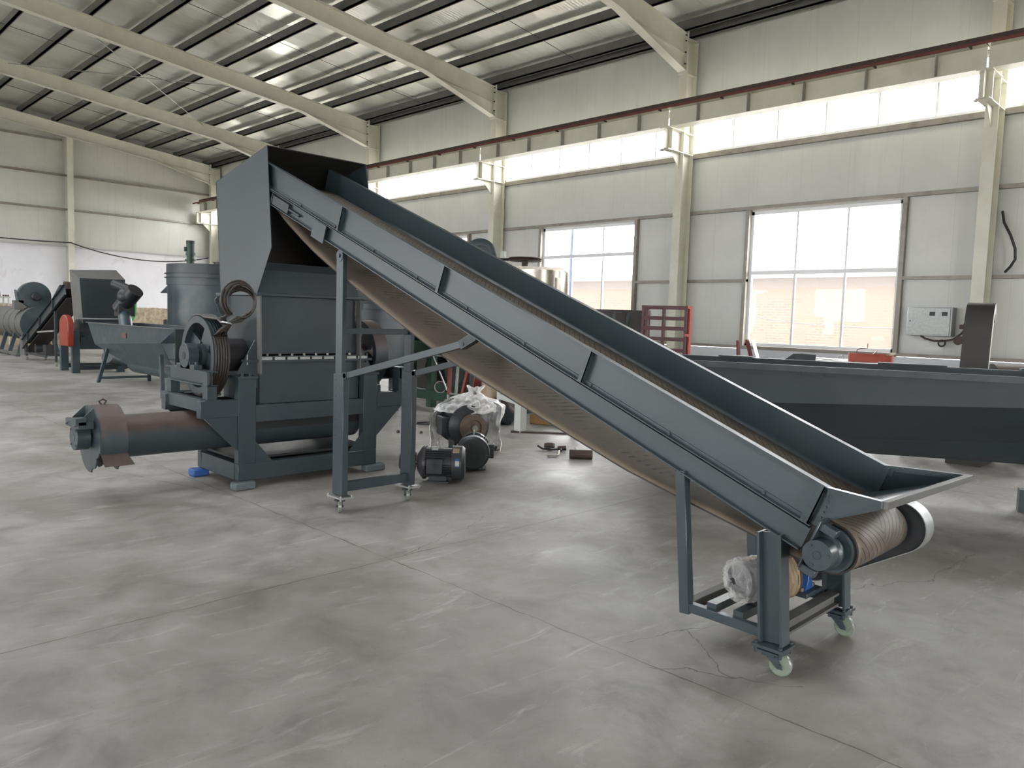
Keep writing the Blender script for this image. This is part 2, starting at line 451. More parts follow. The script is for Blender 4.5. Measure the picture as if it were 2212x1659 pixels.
def mat_film(lo=.25, k=.42, name='crumpled_clear_film'):
    t = NT(name); t.n.remove(t.b); p = t.coords()
    tr = t.new('ShaderNodeBsdfTransparent'); tr.inputs[0].default_value = (.96, .96, .96, 1)
    gl = t.new('ShaderNodeBsdfPrincipled'); gl.inputs['Base Color'].default_value = (.93, .92, .90, 1); gl.inputs['Roughness'].default_value = .22
    bp = t.new('ShaderNodeBump'); bp.inputs['Strength'].default_value = .5; bp.inputs['Distance'].default_value = .012
    n = t.noise(p, 10, 3, .5, 1.0); t.link(n, bp.inputs['Height']); t.link(bp.outputs[0], gl.inputs['Normal'])
    lw = t.new('ShaderNodeLayerWeight'); lw.inputs[0].default_value = .35
    fac = t.math('ADD', t.math('MULTIPLY', lw.outputs['Facing'], .45), t.math('MULTIPLY', t.ramp(t.noise(p, 9, 4, .6, 1.2), [(.40, lo), (.66, 1.0)]), k), clamp=True)
    mx = t.new('ShaderNodeMixShader'); t.link(fac, mx.inputs[0]); t.link(tr.outputs[0], mx.inputs[1]); t.link(gl.outputs[0], mx.inputs[2])
    t.link(mx.outputs[0], t.out.inputs['Surface'])
    return t.m
CRACKS = [((2.95, 2.15), (3.35, 2.05)), ((3.35, 2.05), (3.9, 1.72)), ((3.9, 1.72), (4.6, 1.75)), ((4.6, 1.75), (5.2, 1.45)), ((5.2, 1.45), (6.1, 1.42)), ((3.35, 2.05), (3.05, 1.62)), ((2.87, 1.9), (3.2, 1.35)),
          ((4.9, 4.6), (6.6, 4.2)), ((3.0, 3.9), (4.2, 4.35))]
M['floor'] = mat_floor()
M['panel'] = mat_panel('grey_sandwich_panel', srgb(198, 199, 194), 'Y', .15)
M['panel_x'] = mat_panel('grey_gable_panel', srgb(196, 195, 186), 'X', .22)
M['roof'] = mat_roof()
M['plaster'] = mat_plaster('whitewashed_brick', srgb(216, 218, 224), srgb(160, 150, 138))
M['gable_plaster'] = mat_plaster('whitewashed_gable_wall', srgb(222, 221, 224), srgb(170, 158, 142), srgb(172, 158, 136), 1.62)
M['brick'] = mat_brick()
M['glass'] = mat_glass()
M['hazy_glass'] = mat_glass('hazy_window_glass', haze=.022)  # white haze of the overexposed view put into the glass
M['film'] = mat_film(.45, .72)
M['thin_film'] = mat_film(0.0, .22, 'thin_clear_film')
M['added_skylight'] = mat_glass('added_translucent_sheet', (.58, .59, .60, 1))  # sheet of the added, unseen skylights that let in extra daylight

# ---------------------------------------------------------------- the hall
def walls_x(name, x0, x1, openings, z0, z1, ya, yb, mat, parent=None):
    m = MB(); zs = sorted({z0, z1} | {o[2] for o in openings} | {o[3] for o in openings})
    for a, b in zip(zs, zs[1:]):
        cut = sorted((o[0], o[1]) for o in openings if o[2] <= a + 1e-6 and o[3] >= b - 1e-6); y = ya
        for c, d in cut:
            if c > y: m.box((x0, y, a), (x1, c, b))
            y = max(y, d)
        if yb > y: m.box((x0, y, a), (x1, yb, b))
    return m.build(name, mat, parent)
RIB = (5.36, 6.30)
fl = MB(); fl.box((LX - .4, NY - .4, -.3), (WX + .4, FY + .4, 0)); struct(fl.build('floor', M['floor']))
ops = [(y0, y1, 1.15, 3.97) for y0, y1 in WINS] + [(NY + .3, FY - .3, RIB[0], RIB[1])]
EZ = 7.62
wr = struct(walls_x('wall_right', WX, WX + .1, ops, 1.15, EZ + .4, NY, FY, M['panel']))
m = MB(); m.box((WX - .12, NY, 0), (WX + .2, FY, 1.08)); m.build('plaster_base', M['plaster'], wr)
wl = struct(walls_x('wall_left', LX - .1, LX, ops, 1.15, EZ + .4, NY, FY, M['panel']))
m = MB(); m.box((LX - .2, NY, 0), (LX + .12, FY, 1.08)); m.build('plaster_base', M['plaster'], wl)
def gable(y0, y1, name, mat, lowmat, door=None):
    def poly(za, side=None):
        top = lambda x: 7.98
        return top
    m = MB(); zt = lambda x: 8.09 + SLOPE * (15.2 - abs(x))
    if door is None:
        m.prism([(LX, y0, 3.87), (WX, y0, 3.87), (WX, y0, zt(WX)), (0, y0, zt(0)), (LX, y0, zt(LX))], (0, y1 - y0, 0))
    else:
        a, b, h = door
        m.prism([(LX, y0, 0), (a, y0, 0), (a, y0, zt(a)), (LX, y0, zt(LX))], (0, y1 - y0, 0))
        m.prism([(b, y0, 0), (WX, y0, 0), (WX, y0, zt(WX)), (b, y0, zt(b))], (0, y1 - y0, 0))
        m.prism([(a, y0, h), (b, y0, h), (b, y0, zt(b)), (0, y0, zt(0)), (a, y0, zt(a))], (0, y1 - y0, 0))
    w = struct(m.build(name, mat))
    if door is None:
        m = MB(); m.box((LX, y0 - .06, 0), (WX, y1, 3.85)); m.build('plaster_base', lowmat, w)
    return w
gable(FY, FY + .1, 'wall_far', M['panel_x'], M['gable_plaster'])
gable(NY - .1, NY, 'wall_near', M['panel_x'], None, (-5.1, 1.1, 3.3))
m = MB()
rzf = lambda x: EAVE + .22 + SLOPE * (15.35 - abs(x))
def slab(x0, x1, y0, y1): m.prism([(x0, y0, rzf(x0)), (x1, y0, rzf(x1)), (x1, y0, rzf(x1) + .1), (x0, y0, rzf(x0) + .1)], (0, y1 - y0, 0))
slab(4, 15.35, NY - .1, FY + .1); slab(-15.35, -4, NY - .1, FY + .1)
yy = NY - .1
for y in FRAMES[2:-1]:
    slab(0, 4, yy, y + 1.5); slab(-4, 0, yy, y + 1.5); yy = y + 4.5
slab(0, 4, yy, FY + .1); slab(-4, 0, yy, FY + .1)
ceil = struct(m.build('ceiling', M['roof']))
for y in FRAMES[2:-1]:  # unseen ridge skylights, added to brighten the floor and walls
    for x0, x1 in ((-4, 0), (0, 4)):
        m = MB(); m.prism([(x0, y + 1.5, rzf(x0) + .04), (x1, y + 1.5, rzf(x1) + .04), (x1, y + 1.5, rzf(x1) + .045), (x0, y + 1.5, rzf(x0) + .045)], (0, 3, 0)); m.build('added_skylight_sheet', M['added_skylight'], ceil)

# windows: ribbon lights under the eaves and the wide windows below
wi = 0
def make_window(x, y0, y1, z0, z1, ny, transom=None, side=1, glass='glass'):
    global wi
    wi += 1
    w = .065 if transom else .045; m = MB(); xa, xb = x + .01 * side, x + .08 * side
    m.box((xa, y0, z0), (xb, y1, z0 + w)); m.box((xa, y0, z1 - w), (xb, y1, z1))
    m.box((xa, y0, z0), (xb, y0 + w, z1)); m.box((xa, y1 - w, z0), (xb, y1, z1))
    for k in range(1, ny):
        y = y0 + (y1 - y0) * k / ny
        m.box((xa + .01 * side, y - .02, z0), (xb - .01 * side, y + .02, z1))
    if transom: m.box((xa - .01 * side, y0, transom - .04), (xb, y1, transom + .04))
    o = struct(m.build('window_%d' % wi, M['alu']))
    g = MB(); g.box((x + .04 * side, y0 + .02, z0 + .02), (x + .046 * side, y1 - .02, z1 - .02)); g.build('pane', M[glass], o)
    if transom:
        s_ = MB(); s_.box((x - .14 * side, y0 - .05, z0 - .07), (x + .02 * side, y1 + .05, z0)); s_.build('sill', M['girt'], o)
    return o
for side in (1, -1):
    ya = [NY + .3] + FRAMES + [FY - .3]
    for a, b in zip(ya, ya[1:]):
        if b - a > .6: make_window(side * WX, a, b, RIB[0], RIB[1], max(1, round(b - a)), None, side)
    for i, (y0, y1) in enumerate(WINS):
        tr = 2.69 if i == 2 else 3.22
        make_window(side * WX, y0, y1, 1.15, 3.97, 3, tr, side, 'hazy_glass' if side == 1 else 'glass')

# girts, jambs, purlins, sag rods
tn = 0
def trim(mb, mat):
    global tn
    tn += 1
    return struct(mb.build('trim_%d' % tn, mat))
for z, h in ((4.04, .07), (5.28, .10), (6.36, .06)):
    m = MB(); m.box((WX - .09, NY, z - h / 2), (WX, FY, z + h / 2)); trim(m, M['girt'])
    m = MB(); m.box((LX, NY, z - h / 2), (LX + .09, FY, z + h / 2)); trim(m, M['girt'])
yb = [NY] + [v for w in WINS for v in w] + [FY]
for a, b in zip(yb[::2], yb[1::2]):
    for z in (2.53, 1.12):
        m = MB(); m.box((WX - .09, a, z - .03), (WX, b, z + .03)); trim(m, M['girt'])
for y0, y1 in WINS:
    for y, s in ((y0, -1), (y1, 1)):
        m = MB(); m.box((WX - .10, min(y, y + s * .08), 1.15), (WX, max(y, y + s * .08), 4.0)); trim(m, M['girt'])
px = [14.9, 14.55, 13.3, 12.15, 11.0, 9.85, 8.7, 7.55, 6.4, 5.25, 4.1, 2.95, 1.8, .6]
for s in (1, -1):
    for x in px:
        zt = EAVE + SLOPE * (14.8 - x)
        m = MB(); m.box((s * (x - .035), NY, zt + .01), (s * (x + .035), FY, zt + .21)); m.box((s * (x - .035), NY, zt + .01), (s * (x + .06), FY, zt + .025))
        trim(m, M['purlin'])
for y in FRAMES[1:-1]:
    m = MB(); m.tube([(.6, y + 3, EAVE + SLOPE * 14.2 + .06), (14.9, y + 3, EAVE + .05)], .007, 6); trim(m, M['cable'])
for z in (7.92, 6.60, 5.29):
    m = MB()
    x0 = LX
    m.box((x0, FY - .12, z - .035), (9.0 if z > 7 else WX - .35, FY, z + .035)); trim(m, M['girt'])
m = MB(); m.box((LX, FY - .14, 3.84), (WX - .35, FY - .02, 3.89)); trim(m, M['white'])

# steel frames: column + rafter per frame
where = ['second behind the camera', 'first behind the camera', 'beside the hose right of the electric box', 'between the wide windows behind the maroon rack',
         'behind the stainless tank', 'just right of the tall charging hood', 'hidden behind the charging hood', 'in the far corner by the gable wall']
def column(y, s, lab):
    c = thing('steel_column', lab, 'column', (s * 14.9, y, 0)); X = lambda x: s * x
    def b(m, x0, y0, z0, x1, y1, z1): m.box((min(X(x0), X(x1)), y0, z0), (max(X(x0), X(x1)), y1, z1))
    m = MB(); b(m, 14.70, y - .10, 0, 14.712, y + .10, 7.0); b(m, 15.088, y - .10, 0, 15.10, y + .10, 7.78); b(m, 14.712, y - .005, 0, 15.088, y + .005, 7.7)
    b(m, 14.70, y - .1, 7.0, 14.712, y + .1, 7.72); b(m, 14.70, y - .1, 7.72, 15.1, y + .1, 7.735); m.build('shaft', M['cream'], c)
    m = MB()
    for z in (5.74, 5.30, 7.0): b(m, 14.712, y - .095, z - .006, 15.088, y + .095, z + .006)
    m.build('stiffener', M['cream'], c)
    m = MB(); b(m, 14.10, y - .12, 5.735, 14.70, y + .12, 5.75); b(m, 14.10, y - .1, 5.29, 14.70, y + .1, 5.305); b(m, 14.1, y - .005, 5.3, 14.7, y + .005, 5.74)
    b(m, 14.245, y - .1, 5.3, 14.257, y + .1, 5.74)
    m.prism([(X(14.7), y - .005, 5.29), (X(14.35), y - .005, 5.29), (X(14.7), y - .005, 4.95)], (0, .01, 0)); m.build('corbel', M['cream'], c)
    m = MB(); b(m, 14.10, y - .13, 5.27, 14.2, y + .13, 5.285); m.build('base_plate', M['cream'], c)
    return c
def rafter(y, s, lab):
    c = thing('roof_rafter', lab, 'rafter', (s * 14.6, y, 7.0)); X = lambda x: s * x
    top = lambda x: EAVE + SLOPE * (14.8 - x)
    def flange(m, x0, z0, x1, z1, w=.10, t=.012):
        m.prism([(X(x0), y - w, z0), (X(x1), y - w, z1), (X(x1), y - w, z1 + t), (X(x0), y - w, z0 + t)], (0, 2 * w, 0))
    m = MB()
    m.prism([(X(14.68), y - .004, 7.03), (X(12.3), y - .004, top(12.3) - .42), (X(0), y - .004, top(0) - .42), (X(0), y - .004, top(0)), (X(14.68), y - .004, top(14.68))], (0, .008, 0)); m.build('web', M['cream'], c)
    m = MB(); flange(m, 14.68, top(14.68) - .012, 0, top(0) - .012); m.build('top_flange', M['cream'], c)
    m = MB(); flange(m, 14.68, 7.02, 12.3, top(12.3) - .43); flange(m, 12.3, top(12.3) - .43, 0, top(0) - .43); flange(m, 14.68, 7.38, 12.35, top(12.35) - .43, .06, .008); m.build('bottom_flange', M['cream'], c)
    m = MB(); m.box((min(X(14.655), X(14.70)), y - .11, 6.98), (max(X(14.655), X(14.70)), y + .11, 7.86)); e = m.build('end_plate', M['cream'], c)
    for z in (7.05, 7.18, 7.42, 7.66, 7.78) if s > 0 and y > 0 else ():
        for q in (-.075, .075): m = MB(); m.cyl((X(14.625), y + q, z), (X(14.66), y + q, z), .018, 6); m.build('bolt', M['black'], c)
    return c
for i, y in enumerate(FRAMES):
    column(y, 1, 'cream steel I-section wall column ' + where[i]); column(y, -1, 'cream column on the opposite wall facing the one ' + where[i])
    rafter(y, 1, 'cream rafter on the column ' + where[i]); rafter(y, -1, 'cream rafter of the opposite slope, facing column ' + where[i])

def runway(s):
    c = thing('crane_runway_beam', 'cream steel crane runway beam with red power rail along the window wall' if s > 0 else 'cream steel crane runway beam on the wall opposite the windows', 'beam', (s * 14.25, 12, 5.75))
    ys = [NY + .2] + FRAMES[1:-1] + [33.75]
    for a, b in zip(ys, ys[1:]):
        m = MB(); a += .012; b -= .012
        m.box((s * 14.25 - .004, a, 5.762), (s * 14.25 + .004, b, 6.14)); m.box((s * 14.25 - .15, a, 5.75), (s * 14.25 + .15, b, 5.762)); m.box((s * 14.25 - .16, a, 6.13), (s * 14.25 + .16, b, 6.145))
        k = 0; n = round((b - a) / 1.0)
        for k in range(1, n) if s < 0 else (): m.box((s * 14.25 - .12, a + (b - a) * (k - .35) / (n - .7) - .005, 5.762), (s * 14.25 + .12, a + (b - a) * (k - .35) / (n - .7) + .005, 6.13))
        m.build('beam_segment', M['cream'], c)
        for k in range(1, n) if s > 0 else (): y_ = a + (b - a) * (k - .35) / (n - .7); m = MB(); m.box((14.13, y_ - .006, 5.762), (14.246, y_ + .006, 6.13)); m.build('stiffener', M['stiffener_grey'], c)  # stiffeners in a darker grey than the cream web
    m = MB(); m.box((s * 14.25 - .035, NY + .2, 6.145), (s * 14.25 + .035, 33.75, 6.30)); m.box((s * 14.25 - .07, NY + .2, 6.145), (s * 14.25 + .07, 33.75, 6.16)); m.build('crane_rail', M['brown'], c)
    m = MB(); m.box((s * 14.06 - .015, NY + .2, 6.125), (s * 14.06 + .015, 34.0, 6.168)); r = m.build('power_rail', M['red'], c)
    m = MB(); y = NY + .6
    while y < 33.7:
        m.box((s * 14.09 - .05, y - .012, 6.10), (s * 14.09 + .05, y + .012, 6.14)); y += 1.48
    m.build('rail_clips', M['brown'], c)
runway(1); runway(-1)

# roof cross bracing, gable post, sagging cable
def rz(x): return EAVE + SLOPE * (14.8 - x) - (.1 if x > 11.5 or x == 5.9 else .16)
for a, b, lab in (((5.9, FRAMES[5] + .1), (11.8, FRAMES[6] - .1), 'thin steel roof brace rod running down towards the far corner'), ((11.2, FRAMES[5] + .1), (5.9, FRAMES[6] - .1), 'thin steel roof brace rod crossing the first one')):
    m = MB(); m.tube([(a[0], a[1], rz(a[0])), (b[0], b[1], rz(b[0]))], .012, 6); tag(m.build('brace_rod', M['galv']), lab, 'brace rod')
for x, lab in ((9.2, 'cream steel post against the gable wall above the far crusher'), (3.2, 'cream steel post against the gable wall, second from the window wall'), (-3.2, 'cream steel post against the gable wall, third from the window wall')):
    m = MB(); m.ibeam((x, FY - .22, 0), (x, FY - .22, EAVE + SLOPE * (14.8 - abs(x)) - .43), .30, .22, up=(0, 1, 0)); tag(m.build('gable_post', M['cream']), lab, 'post')
m = MB(); pts = []
for a, b, sag in (((5.0, 4.05), (9.2, 4.0), .06), ((9.2, 3.98), (14.6, 3.82), .38)):
    for k in range(13):
        u = k / 12; pts.append((a[0] + (b[0] - a[0]) * u, FY - .42, a[1] + (b[1] - a[1]) * u - sag * 4 * u * (1 - u)))
m.tube(pts, .022, 6); tag(m.build('power_cable', M['cable']), 'black cable sagging along the far whitewashed gable wall', 'cable')

# outside: yard and the brick shed seen through the windows
m = MB(); m.box((15.6, -30, -.35), (60, 60, -.05)); m.box((-60, -30, -.35), (-15.6, 60, -.05)); m.box((-15.6, -30, -.35), (15.6, -10.5, -.05)); o = m.build('ground_outside', simple('pale_concrete_yard', srgb(205, 200, 190), .9)); struct(o)  # unseen yard kept pale to bounce daylight up onto the ceiling
bs = thing('brick_shed', 'pale brick shed with a tiled roof outside the windows', 'building', (21, 12, 0))
m = MB(); m.box((21, -12, -.05), (24, 40, 2.98)); m.build('brick_wall', M['brick'], bs)
m = MB(); m.prism([(20.75, -12, 2.95), (24.3, -12, 3.6), (24.3, -12, 3.7), (20.75, -12, 3.05)], (0, 52, 0))
y = -12
while y < 40:
    m.cyl((20.7, y, 3.06), (22.5, y, 3.39), .07, 6); y += .22
m.build('tiled_roof', simple('grey_roof_tile', srgb(150, 140, 136), .8), bs)
m = MB(); m.tube([(20.2, 4 + k * .6, 1.62 + .55 * ((k - 6) / 8) ** 2) for k in range(16)], .012, 5); tag(m.build('overhead_wire', M['cable']), 'thin wire hanging across the yard before the brick shed', 'wire')
m = MB(); m.cyl((15.75, 13.62, -.05), (15.75, 13.62, 4.3), .055, 10); tag(m.build('drain_pipe', M['blue']), 'blue drain pipe standing outside the window behind the stainless tank', 'pipe')
# ---------------------------------------------------------------- inclined belt conveyor
def mat_belt():
    t = NT('chevron_belt'); uv = t.new('ShaderNodeUVMap').outputs[0]; s = t.new('ShaderNodeSeparateXYZ'); t.link(uv, s.inputs[0])
    u, v = s.outputs[0], s.outputs[1]
    av = t.math('ABSOLUTE', v); half = t.math('MULTIPLY', t.math('GREATER_THAN', v, 0), .023)
    f = t.math('FRACT', t.math('DIVIDE', t.math('ADD', t.math('ADD', u, half), t.math('MULTIPLY', av, 1.0)), .046))
    ln = t.math('MULTIPLY', t.math('LESS_THAN', f, .15), t.math('LESS_THAN', av, .262))
    p = t.coords(); n = t.noise(p, 7, 5, .6)
    c = t.ramp(n, [(.3, srgb(84, 76, 67)), (.7, srgb(108, 99, 88))])
    c = t.mix(t.math('MULTIPLY', ln, .95), c, srgb(26, 22, 20))
    t.link(c, t.b.inputs['Base Color']); t.b.inputs['Roughness'].default_value = .5; t.b.inputs['Specular IOR Level'].default_value = .35
    t.bump(t.math('SUBTRACT', 1.0, ln), .5, .003)
    return t.m
def mat_fabric():
    t = NT('belt_fabric_back'); uv = t.new('ShaderNodeUVMap').outputs[0]; s = t.new('ShaderNodeSeparateXYZ'); t.link(uv, s.inputs[0])
    u, v = s.outputs[0], s.outputs[1]; p = t.coords()
    n = t.noise(p, 3, 5, .6)
    c = t.ramp(n, [(.3, srgb(106, 95, 82)), (.7, srgb(122, 110, 95))])
    # printed scuffs: short dark dashes along the middle
    cell = t.math('FRACT', t.math('DIVIDE', t.math('ADD', u, t.math('MULTIPLY', v, .10)), .052)); band = t.math('LESS_THAN', t.math('ABSOLUTE', t.math('ADD', v, t.math('MULTIPLY', t.math('SUBTRACT', t.noise(p, 1.5, 3), .5), .3))), .10)
    dash = t.math('MULTIPLY', t.math('MULTIPLY', t.math('LESS_THAN', cell, .35), band), t.ramp(t.noise(p, 4, 6, .7), [(.47, 0.0), (.60, 1.0)]))
    c = t.mix(t.math('MULTIPLY', dash, .6), c, srgb(50, 40, 33))
    c = t.mix(t.math('MULTIPLY', t.ramp(t.noise(p, 2.2, 6, .7, 1.5), [(.60, 0.0), (.74, 1.0)]), .35), c, srgb(72, 60, 50))
    t.link(c, t.b.inputs['Base Color']); t.b.inputs['Roughness'].default_value = .8
    t.bump(t.math('SINE', t.math('MULTIPLY', v, 2 * PI / .012)), .2, .001)
    return t.m
M['belt'] = mat_belt(); M['fabric'] = mat_fabric()
AL = math.radians(21.43); CA, SA = math.cos(AL), math.sin(AL)
def P(s, t, x): return Vector((x, 1.3 + s * CA - t * SA, .885 + s * SA + t * CA))
UP = Vector((0, -SA, CA)); AX = Vector((0, CA, SA))
XN, XF = 3.24, 3.93
SE = 5.5
cv = thing('belt_conveyor', 'long blue-grey inclined belt conveyor on casters leading up into the charging hood', 'conveyor', (3.58, 3.3, 0))
def lbox(m, s0, s1, t0, t1, x0, x1):
    vs = [P(s, t, x) for t in (t0, t1) for s, x in ((s0, x0), (s1, x0), (s1, x1), (s0, x1))]
    m.add(vs, [(0,3,2,1),(4,5,6,7),(0,1,5,4),(1,2,6,5),(2,3,7,6),(3,0,4,7)])
for sx, x, lab in ((-1, XN, None), (1, XF, None)):
    m = MB(); a, b = (x, x + .005) if sx < 0 else (x - .005, x)
    lbox(m, 0, SE, -.19, 0, a, b); m.build('side_panel', M['paint_gloss'] if sx < 0 else M['paint'], cv)
    m = MB(); e = sx * .035
    lbox(m, -.02, SE, -.005, .0, x, x + e); lbox(m, -.02, SE, -.035, -.005, x, x + sx * .006); m.build('top_angle', M['paint'], cv)
    m = MB(); lbox(m, 0, SE, -.193, -.188, x, x + e); lbox(m, 0, SE, -.188, -.172, x, x + sx * .006)
    lbox(m, 0, SE, -.205, -.2, x, x + e); lbox(m, 0, SE, -.315, -.2, x, x + sx * .006); lbox(m, 0, SE, -.315, -.309, x, x + e); m.build('side_channel', M['paint_gloss'] if sx < 0 else M['paint'], cv)
    for s in (4.02, 2.73, 1.40) + ((.015,) if sx < 0 else ()):
        m = MB(); lbox(m, s - .003, s + .003, -.188, -.005, x, x + e); lbox(m, s - .003, s + .028 if s > .1 else s + .035, -.188, -.005, x + e * .85, x + e); m.build('stiffening_rib', M['paint'], cv)
    m = MB(); s = .25
    while s < SE:
        for t_ in (-.181,): m.cyl(P(s, t_, x + sx * .004), P(s, t_, x + sx * .016), .008, 6)
        s += .55
    if sx < 0:
        for k in range(6): m.cyl(P(-.018, -.035 - k * .026, x - .012), P(-.018, -.035 - k * .026, x - .017), .005, 6)
        q_ = MB(); lbox(q_, -.035, 0, -.185, -.01, x - .012, x - .006); q_.build('bolt_strip', M['paint'], cv)
    m.build('bolt', M['steel'] if 0 else M['paint'], cv)
# bolted plates and the take-up at the head
m = MB(); lbox(m, 4.17, 4.36, -.345, -.205, XN - .045, XN - .037); m.build('joint_plate', M['paint_gloss'], cv)
m = MB(); lbox(m, 4.80, 5.08, -.30, -.225, XN - .034, XN - .004); lbox(m, 5.09, 5.10, -.30, -.215, XN - .037, XN - .004); m.cyl(P(4.62, -.265, XN - .022), P(5.2, -.265, XN - .022), .011, 8); m.build('take_up', M['paint_dark'], cv)

# belt: closed loop, chevrons outside, fabric inside, the return strand sagging
def smooth_pts(pts, n=6):
    out = []
    for i in range(len(pts) - 1):
        p0 = pts[max(i - 1, 0)]; p1 = pts[i]; p2 = pts[i + 1]; p3 = pts[min(i + 2, len(pts) - 1)]
        for k in range(n):
            u = k / n; out.append(tuple(.5 * (2 * p1[j] + (p2[j] - p0[j]) * u + (2 * p0[j] - 5 * p1[j] + 4 * p2[j] - p3[j]) * u * u + (3 * p1[j] - p0[j] - 3 * p2[j] + p3[j]) * u ** 3) for j in range(2)))
    out.append(tuple(pts[-1])); return out
R1, R0 = .095, .112
c0 = P(-.10, -.258, 0); c1 = P(5.30, -.26, 0)
loop = []
for k in range(24): loop.append(tuple(P(5.28 - (5.28 - .32) * k / 23, -.165, 0)[1:]))
for s, t_ in ((.2, -.162), (.1, -.158), (0, -.150)): loop.append(tuple(P(s, t_, 0)[1:]))
for k in range(25):
    a = AL + PI / 2 + .05 + (PI - .12) * k / 24
    loop.append((c0.y + R0 * math.cos(a), c0.z + R0 * math.sin(a)))
ret = [loop[-1], (1.49, .532), (1.656, .578), (2.271, .733), (2.582, .825), (3.734, 1.215), (4.188, 1.388), (5.413, 1.95), (5.95, 2.25), (6.18, 2.40)]
loop += smooth_pts(ret, 6)[1:]
for k in range(15):
    a = -PI / 2 + .35 + (PI + .0) * k / 14
    loop.append((c1.y + R1 * math.cos(a), c1.z + R1 * math.sin(a)))
def make_belt(loop, x0, x1, th):
    n = len(loop); m = MB(); m.uv = []; L = 0; nor = []
    for i in range(n):
        a = Vector(loop[i - 1]); b = Vector(loop[(i + 1) % n]); d = (b - a).normalized(); nor.append(Vector((-d.y, d.x)))
    area = sum(loop[i][0] * loop[(i + 1) % n][1] - loop[(i + 1) % n][0] * loop[i][1] for i in range(n))
    sg = -1 if area > 0 else 1
    xc = (x0 + x1) / 2; NX = 6
    for i in range(n + 1):
        j = i % n; p = Vector(loop[j]); q = p - nor[j] * sg * th
        if i: L += (Vector(loop[j]) - Vector(loop[i - 1])).length
        for pt in (p, q):
            for k in range(NX + 1):
                x = x0 + (x1 - x0) * k / NX
                m.v.append(Vector((x, pt[0], pt[1]))); m.uv.append((L, x - xc))
    W = 2 * (NX + 1)
    for i in range(n):
        a = i * W; b = (i + 1) * W
        for k in range(NX):
            m.f.append([a + k, a + k + 1, b + k + 1, b + k]); m.m.append(0)
            m.f.append([a + NX + 1 + k, b + NX + 1 + k, b + NX + 2 + k, a + NX + 2 + k]); m.m.append(1)
        m.f.append([a, b, b + NX + 1, a + NX + 1]); m.m.append(2)
        m.f.append([a + NX, a + W - 1, b + W - 1, b + NX]); m.m.append(2)
    return m
def belt_build(m, name, mats, parent):
    me = bpy.data.meshes.new(name); o0 = Vector(parent['o'])
    me.from_pydata([tuple(p - o0) for p in m.v], [], m.f)
    for a in mats: me.materials.append(a)
    uvl = me.uv_layers.new(name='UVMap')
    for pl, mi in zip(me.polygons, m.m):
        pl.material_index = mi; pl.use_smooth = mi < 2
        for li in pl.loop_indices: uvl.data[li].uv = m.uv[me.loops[li].vertex_index]
    o = bpy.data.objects.new(name, me); col.objects.link(o); o.parent = parent; return o
belt_build(make_belt(loop, 3.29, 3.885, .009), 'belt', [M['belt'], M['fabric'], M['rubber_dark']], cv)
for c, r, nm in ((c0, R0 - .012, 'tail_drum'), (c1, R1 - .012, 'head_drum')):
    m = MB(); m.cyl((3.275, c.y, c.z), (3.9, c.y, c.z), r, 36); m.ring((3.27, c.y, c.z), (1, 0, 0), [(0, r - .012), (0, r), (.02, r)], 36); m.build(nm, M['paint'], cv)
    m = MB(); m.cyl((3.17 if nm == 'tail_drum' else 3.22, c.y, c.z), (4.02, c.y, c.z), .02, 16); m.build('shaft', M['steel'], cv)
m = MB()
m.cyl((3.135, c0.y, c0.z), (3.205, c0.y, c0.z), .064, 32); m.ring((3.205, c0.y, c0.z), (1, 0, 0), [(0, .064), (.012, .074), (.03, .074), (.03, 0)], 32)
for k in range(3):
    a = .9 + k * 2.094; m.cyl((3.13, c0.y + .048 * math.cos(a), c0.z + .048 * math.sin(a)), (3.136, c0.y + .048 * math.cos(a), c0.z + .048 * math.sin(a)), .007, 8)
bh = m.build('bearing_housing', M['paint'], cv)
m = MB(); m.ring((3.1335, c0.y, c0.z), (1, 0, 0), [(0, .0165), (0, .0185), (.003, .0185), (.003, .0165)], 24, close=True); sub('shaft_ring', m, M['black'], bh)
m = MB(); lbox(m, -.055, -.045, -.355, -.12, XN - .10, XN + .0); lbox(m, -.125, -.05, -.165, -.13, XN - .085, XN - .045); lbox(m, -.12, -.05, -.37, -.335, XN - .085, XN - .045); m.build('take_up_plate', M['paint'], cv, bevel=.003)
# feed tray
N1 = P(0, 0, XN - .01); F1 = P(.03, 0, XF - .004)
N2 = Vector((3.165, 1.055, .878)); F2 = Vector((4.085, 1.0, .882)); NB = P(-.0, -.185, XN); FB = P(.03, -.19, XF - .004)
def plate(m, pts, th=.004):
    pts = [Vector(p) for p in pts]; n = (pts[1] - pts[0]).cross(pts[2] - pts[0]).normalized(); m.prism([p - n * th / 2 for p in pts], n * th)
m = MB(); plate(m, [N1, N2, N2 - Vector((0, 0, .028)), NB]); m.build('wing_plate', M['paint'], cv)
m = MB(); plate(m, [F1, F2, F2 - Vector((0, 0, .028)), FB]); m.build('wing_plate', M['paint'], cv)
m = MB(); plate(m, [N2 - Vector((0, 0, .02)), F2 - Vector((0, 0, .02)), FB + Vector((0, .03, .02)), NB + Vector((0.03, .03, .02))]); m.build('tray_floor', M['paint'], cv)
m = MB(); m.bar(N1 - Vector((.012, 0, .012)), N2 - Vector((.0, 0, .012)), .026, .026); m.build('tray_rim', M['paint'], cv); m = MB(); m.bar(F1 - Vector((-.01, 0, .012)), F2 - Vector((0, 0, .012)), .026, .026); m.build('tray_rim', M['paint'], cv)
m = MB(); m.bar(N2 - Vector((.012, 0, .013)), F2 + Vector((.012, 0, -.013)), .030, .030); m.build('front_lip', M['dusty'], cv, bevel=.002)
